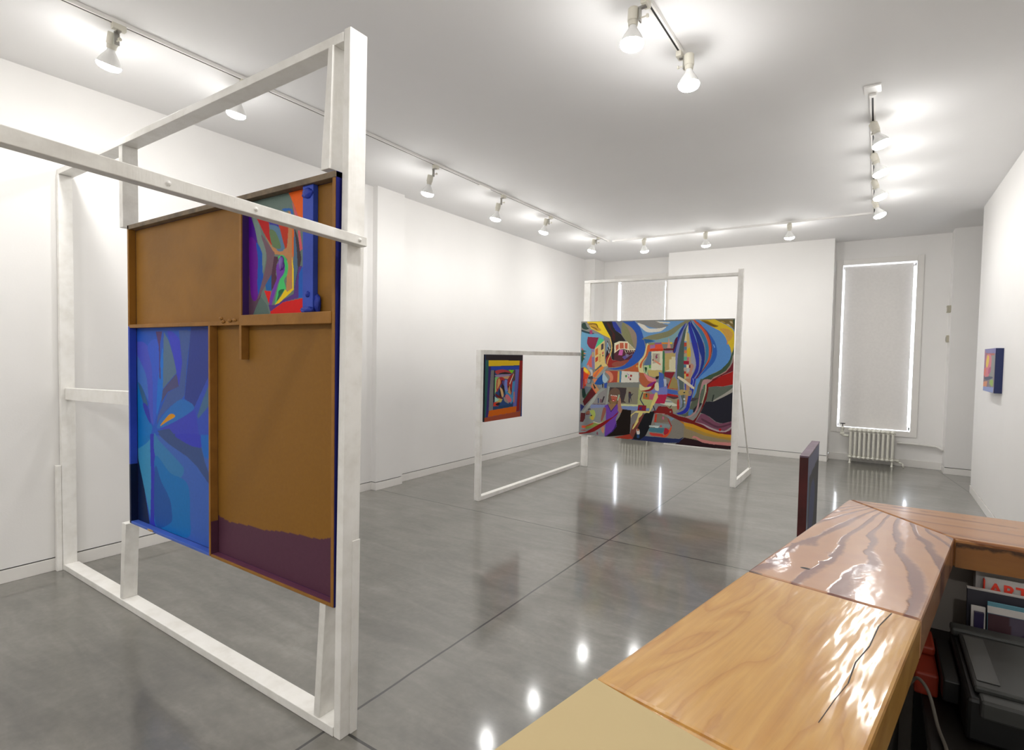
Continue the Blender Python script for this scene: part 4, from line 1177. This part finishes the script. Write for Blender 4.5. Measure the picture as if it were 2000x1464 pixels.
p4 = plank('ledge_plank', [OC+Vector((.003, 0, 0)), IC+Vector((.003, 0, 0)), Vector((1.005, 2.105, 0)), Vector((1.005, 2.485, 0))], M['wood3'], K); p4['label'] = 'straight-grained plank turning to the right wall'
plank('edge_board', [IC+Vector((.004, -.0035, 0)), Vector((1.005, 2.1015, 0)), Vector((1.005, 2.104, 0)), IC+Vector((.004, -.0005, 0))], M['edge1'], K, zc-th+.001, zc-.012, 0)
# seam crack, dark split and knot in the boards
crk = M['dark']
bm = bmesh.new()
def sliver(pts, wd):
    for a, b in zip(pts, pts[1:]):
        a = Vector(a); b = Vector(b); d = (b-a).normalized(); n = Vector((-d.y, d.x, 0))*wd
        f = [bm.verts.new((q.x, q.y, zc+.0004)) for q in (a-n, b-n, b+n*.8, a+n)]; bm.faces.new(f)
X = lambda px: Vector((px[0], px[1], 0))
sliver([X((-.250, 1.4515)), X((-.235, 1.449)), X((-.215, 1.4455))], .0018)
link('wood_crack', bm, crk, K); bm = bmesh.new()
sliver([X((.045, 1.385)), X((.022, 1.30)), X((.008, 1.20)), X((-.012, 1.12)), X((-.02, 1.04))], .0011)
sliver([X((-.02, 1.04)), X((-.035, .98)), X((-.052, .90))], .0006)
link('wood_crack', bm, crk, K)
bm = bmesh.new(); lathe(bm, [(0, .0006), (.007, .0006), (.0095, .0002)], Matrix.Translation((-.132, 1.555, zc)) @ Matrix.Diagonal((1.2, .7, 1, 1)), 16); link('wood_knot', bm, crk, K)
bs = plank('sheet', [Lp(-.6)+n1*.003, Rs(-.6)-n1*.003, Rs(sb-.03)-n1*.003, Lp(sb-.004)+n1*.003], M['ledgepaper'], None, zc+.0005, zc+.003, .001)
bs.name = 'beige_board'; tag(bs, 'plain beige board lying on the near end of the wooden counter', 'board')
# half walls that carry the ledge
c0, c1 = Lp(-.6)+n1*.06, Rs(-.6)-n1*.05
hw = plank('wall_reception', [Lp(-.6)+n1*.08, Lp(-.6)+n1*.20, (IC+OC)/2+Vector((.03, -.10, 0)), (IC+OC)/2+Vector((-.07, .04, 0))], M['halfwall'], None, 0, zc-th-.001, .0); hw['kind'] = 'structure'
hw2 = plank('wall_reception', [Vector((.0, 2.24, 0)), Vector((1.005, 2.24, 0)), Vector((1.005, 2.36, 0)), Vector((.0, 2.36, 0))], M['halfwall'], None, 0, zc-th-.001, .0); hw2['kind'] = 'structure'

# desk behind the counter with the things on it
D = empty('desk', (.5, 1.85, 0), 'dark desk in the shade behind the reception counter', 'desk')
bx('desk_top', (.13, 1.0, 1.45, 2.232, .70, .73), M['deskm'], D, .003)
for x, y in ((.16, 1.5), (.96, 1.5), (.16, 2.2), (.96, 2.2)): bx('leg', (x-.02, x+.02, y-.02, y+.02, 0, .70), M['blackplastic'], D)
bx('drawer_unit', (.20, .95, 1.50, 1.9, .15, .699), M['blackplastic'], D, .004)

R = empty('printer', (.42, 1.8, .73), 'dark grey printer on the desk in the lower right corner', 'printer')
ca, sn = math.cos(-.02), math.sin(-.02)
bx('printer_body', (.20, .72, 1.60, 1.985, .735, .835), M['blackplastic'], R, .008)
bx('scanner_lid', (.215, .72, 1.63, 1.93, .836, .852), M['darkplastic'], R, .005)
bx('lid_panel', (.222, .265, 1.66, 1.91, .8525, .8545), M['greyplastic'], R, .001)
bx('lid_hinge', (.20, .72, 1.935, 1.985, .836, .858), M['darkplastic'], R, .006)
bx('paper_tray', (.165, .199, 1.70, 1.95, .76, .815), M['blackplastic'], R, .004)
bx('front_lip', (.222, .72, 1.585, 1.63, .80, .842), M['darkplastic'], R, .006)

def upright_item(name, x0, x1, y, z0, z1v, t, mat, label, cat, group=None, lean=.03):
    e = empty(name, ((x0+x1)/2, y, z0), label, cat, group)
    rail('cover', [(x0, y, z0), (x1, y, z0), (x1, y+t, z0), (x0, y+t, z0)], [(x0, y+lean, z1v), (x1, y+lean, z1v), (x1, y+lean+t, z1v), (x0, y+lean+t, z1v)], mat, e, .001)
    return e
up = 'printed matter standing behind the printer'
a = upright_item('magazine_holder', .272, .56, 2.11, .731, .985, .045, M['magwhite'], 'white magazine holder at the back of the desk under the ledge', 'holder', up)
m1 = upright_item('magazine', .288, .52, 2.072, .731, .968, .006, M['magwhite'], 'white magazine with large red capital letters on its cover', 'magazine', up)
bx('spine', (.285, .288, 2.090, 2.108, .80, .962), M['magred'], m1)
m2 = upright_item('folder', .244, .55, 2.022, .731, .940, .012, M['magblack'], 'black folder with a white top edge in front of the red-lettered magazine', 'folder', up)
rail('white_edge', [(.2435, 2.0515, .9405), (.55, 2.0515, .9405), (.55, 2.065, .9405), (.2435, 2.065, .9405)], [(.2435, 2.0515, .944), (.55, 2.0515, .944), (.55, 2.065, .944), (.2435, 2.065, .944)], M['magwhite'], m2, 0)
m3 = upright_item('booklet', .250, .282, 1.988, .731, .905, .006, M['magwhite'], 'small booklet with a dark violet picture at the left of the pile', 'booklet', up)
bx('cover_picture', (.256, .277, 2.0, 2.0115, .80, .893), M['magpurple'], m3)
m4 = upright_item('magazine', .285, .54, 1.987, .731, .925, .005, M['magteal'], 'teal-topped magazine with fruit on its cover behind the printer', 'magazine', up)
rail('cover_band', [(.285, 2.010, .896), (.54, 2.010, .896), (.54, 2.013, .896), (.285, 2.013, .896)], [(.285, 2.0135, .914), (.54, 2.0135, .914), (.54, 2.0165, .914), (.285, 2.0165, .914)], M['magwhite'], m4, 0)
ART['fruit'] = [['#4a4250', 0, [-10, -10, 1010, -10, 1010, 1010, -10, 1010]], ['#d8d2cc', 0, [-10, -10, 1010, -10, 1010, 250, 500, 300, -10, 380]],
                ['#3a2228', 0, [0, 500, 200, 500, 180, 1000, 0, 1000]], ['#c8602c', 1, [80, 420, 140, 500, 200, 480, 190, 400, 130, 370]],
                ['#3a2a44', 1, [220, 400, 300, 620, 380, 560, 360, 400]], ['#c2b45c', 1, [330, 330, 360, 460, 420, 470, 440, 330, 380, 280]],
                ['#c8602c', 0, [450, 300, 1000, 300, 1000, 420, 480, 440]]]
canvas('cover_picture', 'fruit', (.286, 1.993, .79), (.252, 0, 0), (0, .0165, .105), 70, 40, m4)
# big red letters on the white magazine
tc_ = bpy.data.curves.new('lettering', 'FONT'); tc_.body = 'ARTF'; tc_.size = .047; tc_.extrude = .0006; tc_.offset = .0012
to = bpy.data.objects.new('lettering', tc_); COL.objects.link(to)
bpy.context.view_layer.update()
dg = bpy.context.evaluated_depsgraph_get()
tm = bpy.data.meshes.new_from_object(to.evaluated_get(dg)); bpy.data.objects.remove(to)
tm.materials.clear(); tm.materials.append(M['magred'])
lt = bpy.data.objects.new('cover_lettering', tm); COL.objects.link(lt)
lt.parent = m1; lt.matrix_parent_inverse = parent_inv(m1)
lt.location = (.297, 2.0938, .922); lt.rotation_euler = (PI/2-.126, 0, 0)

bx_ = empty('storage_box', (.14, 1.86, .73), 'orange plastic box beside the printer, in shade', 'box')
bx('box_body', (.112, .163, 1.76, 1.97, .731, .79), M['orange'], bx_, .006)
bx('box_lid', (.118, .162, 1.87, 1.99, .791, .815), M['orange'], bx_, .006)
bm = bmesh.new(); tube(bm, curve([(.10, 1.72, .77), (.115, 1.70, .80), (.135, 1.66, .79), (.15, 1.60, .745), (.16, 1.52, .738), (.15, 1.46, .736), (.13, 1.43, .70), (.12, 1.42, .45)], 6), .004, 8)
tag(link('cable', bm, M['cable'], None, smooth=True), 'grey cable looping between the orange box and the printer', 'cable')
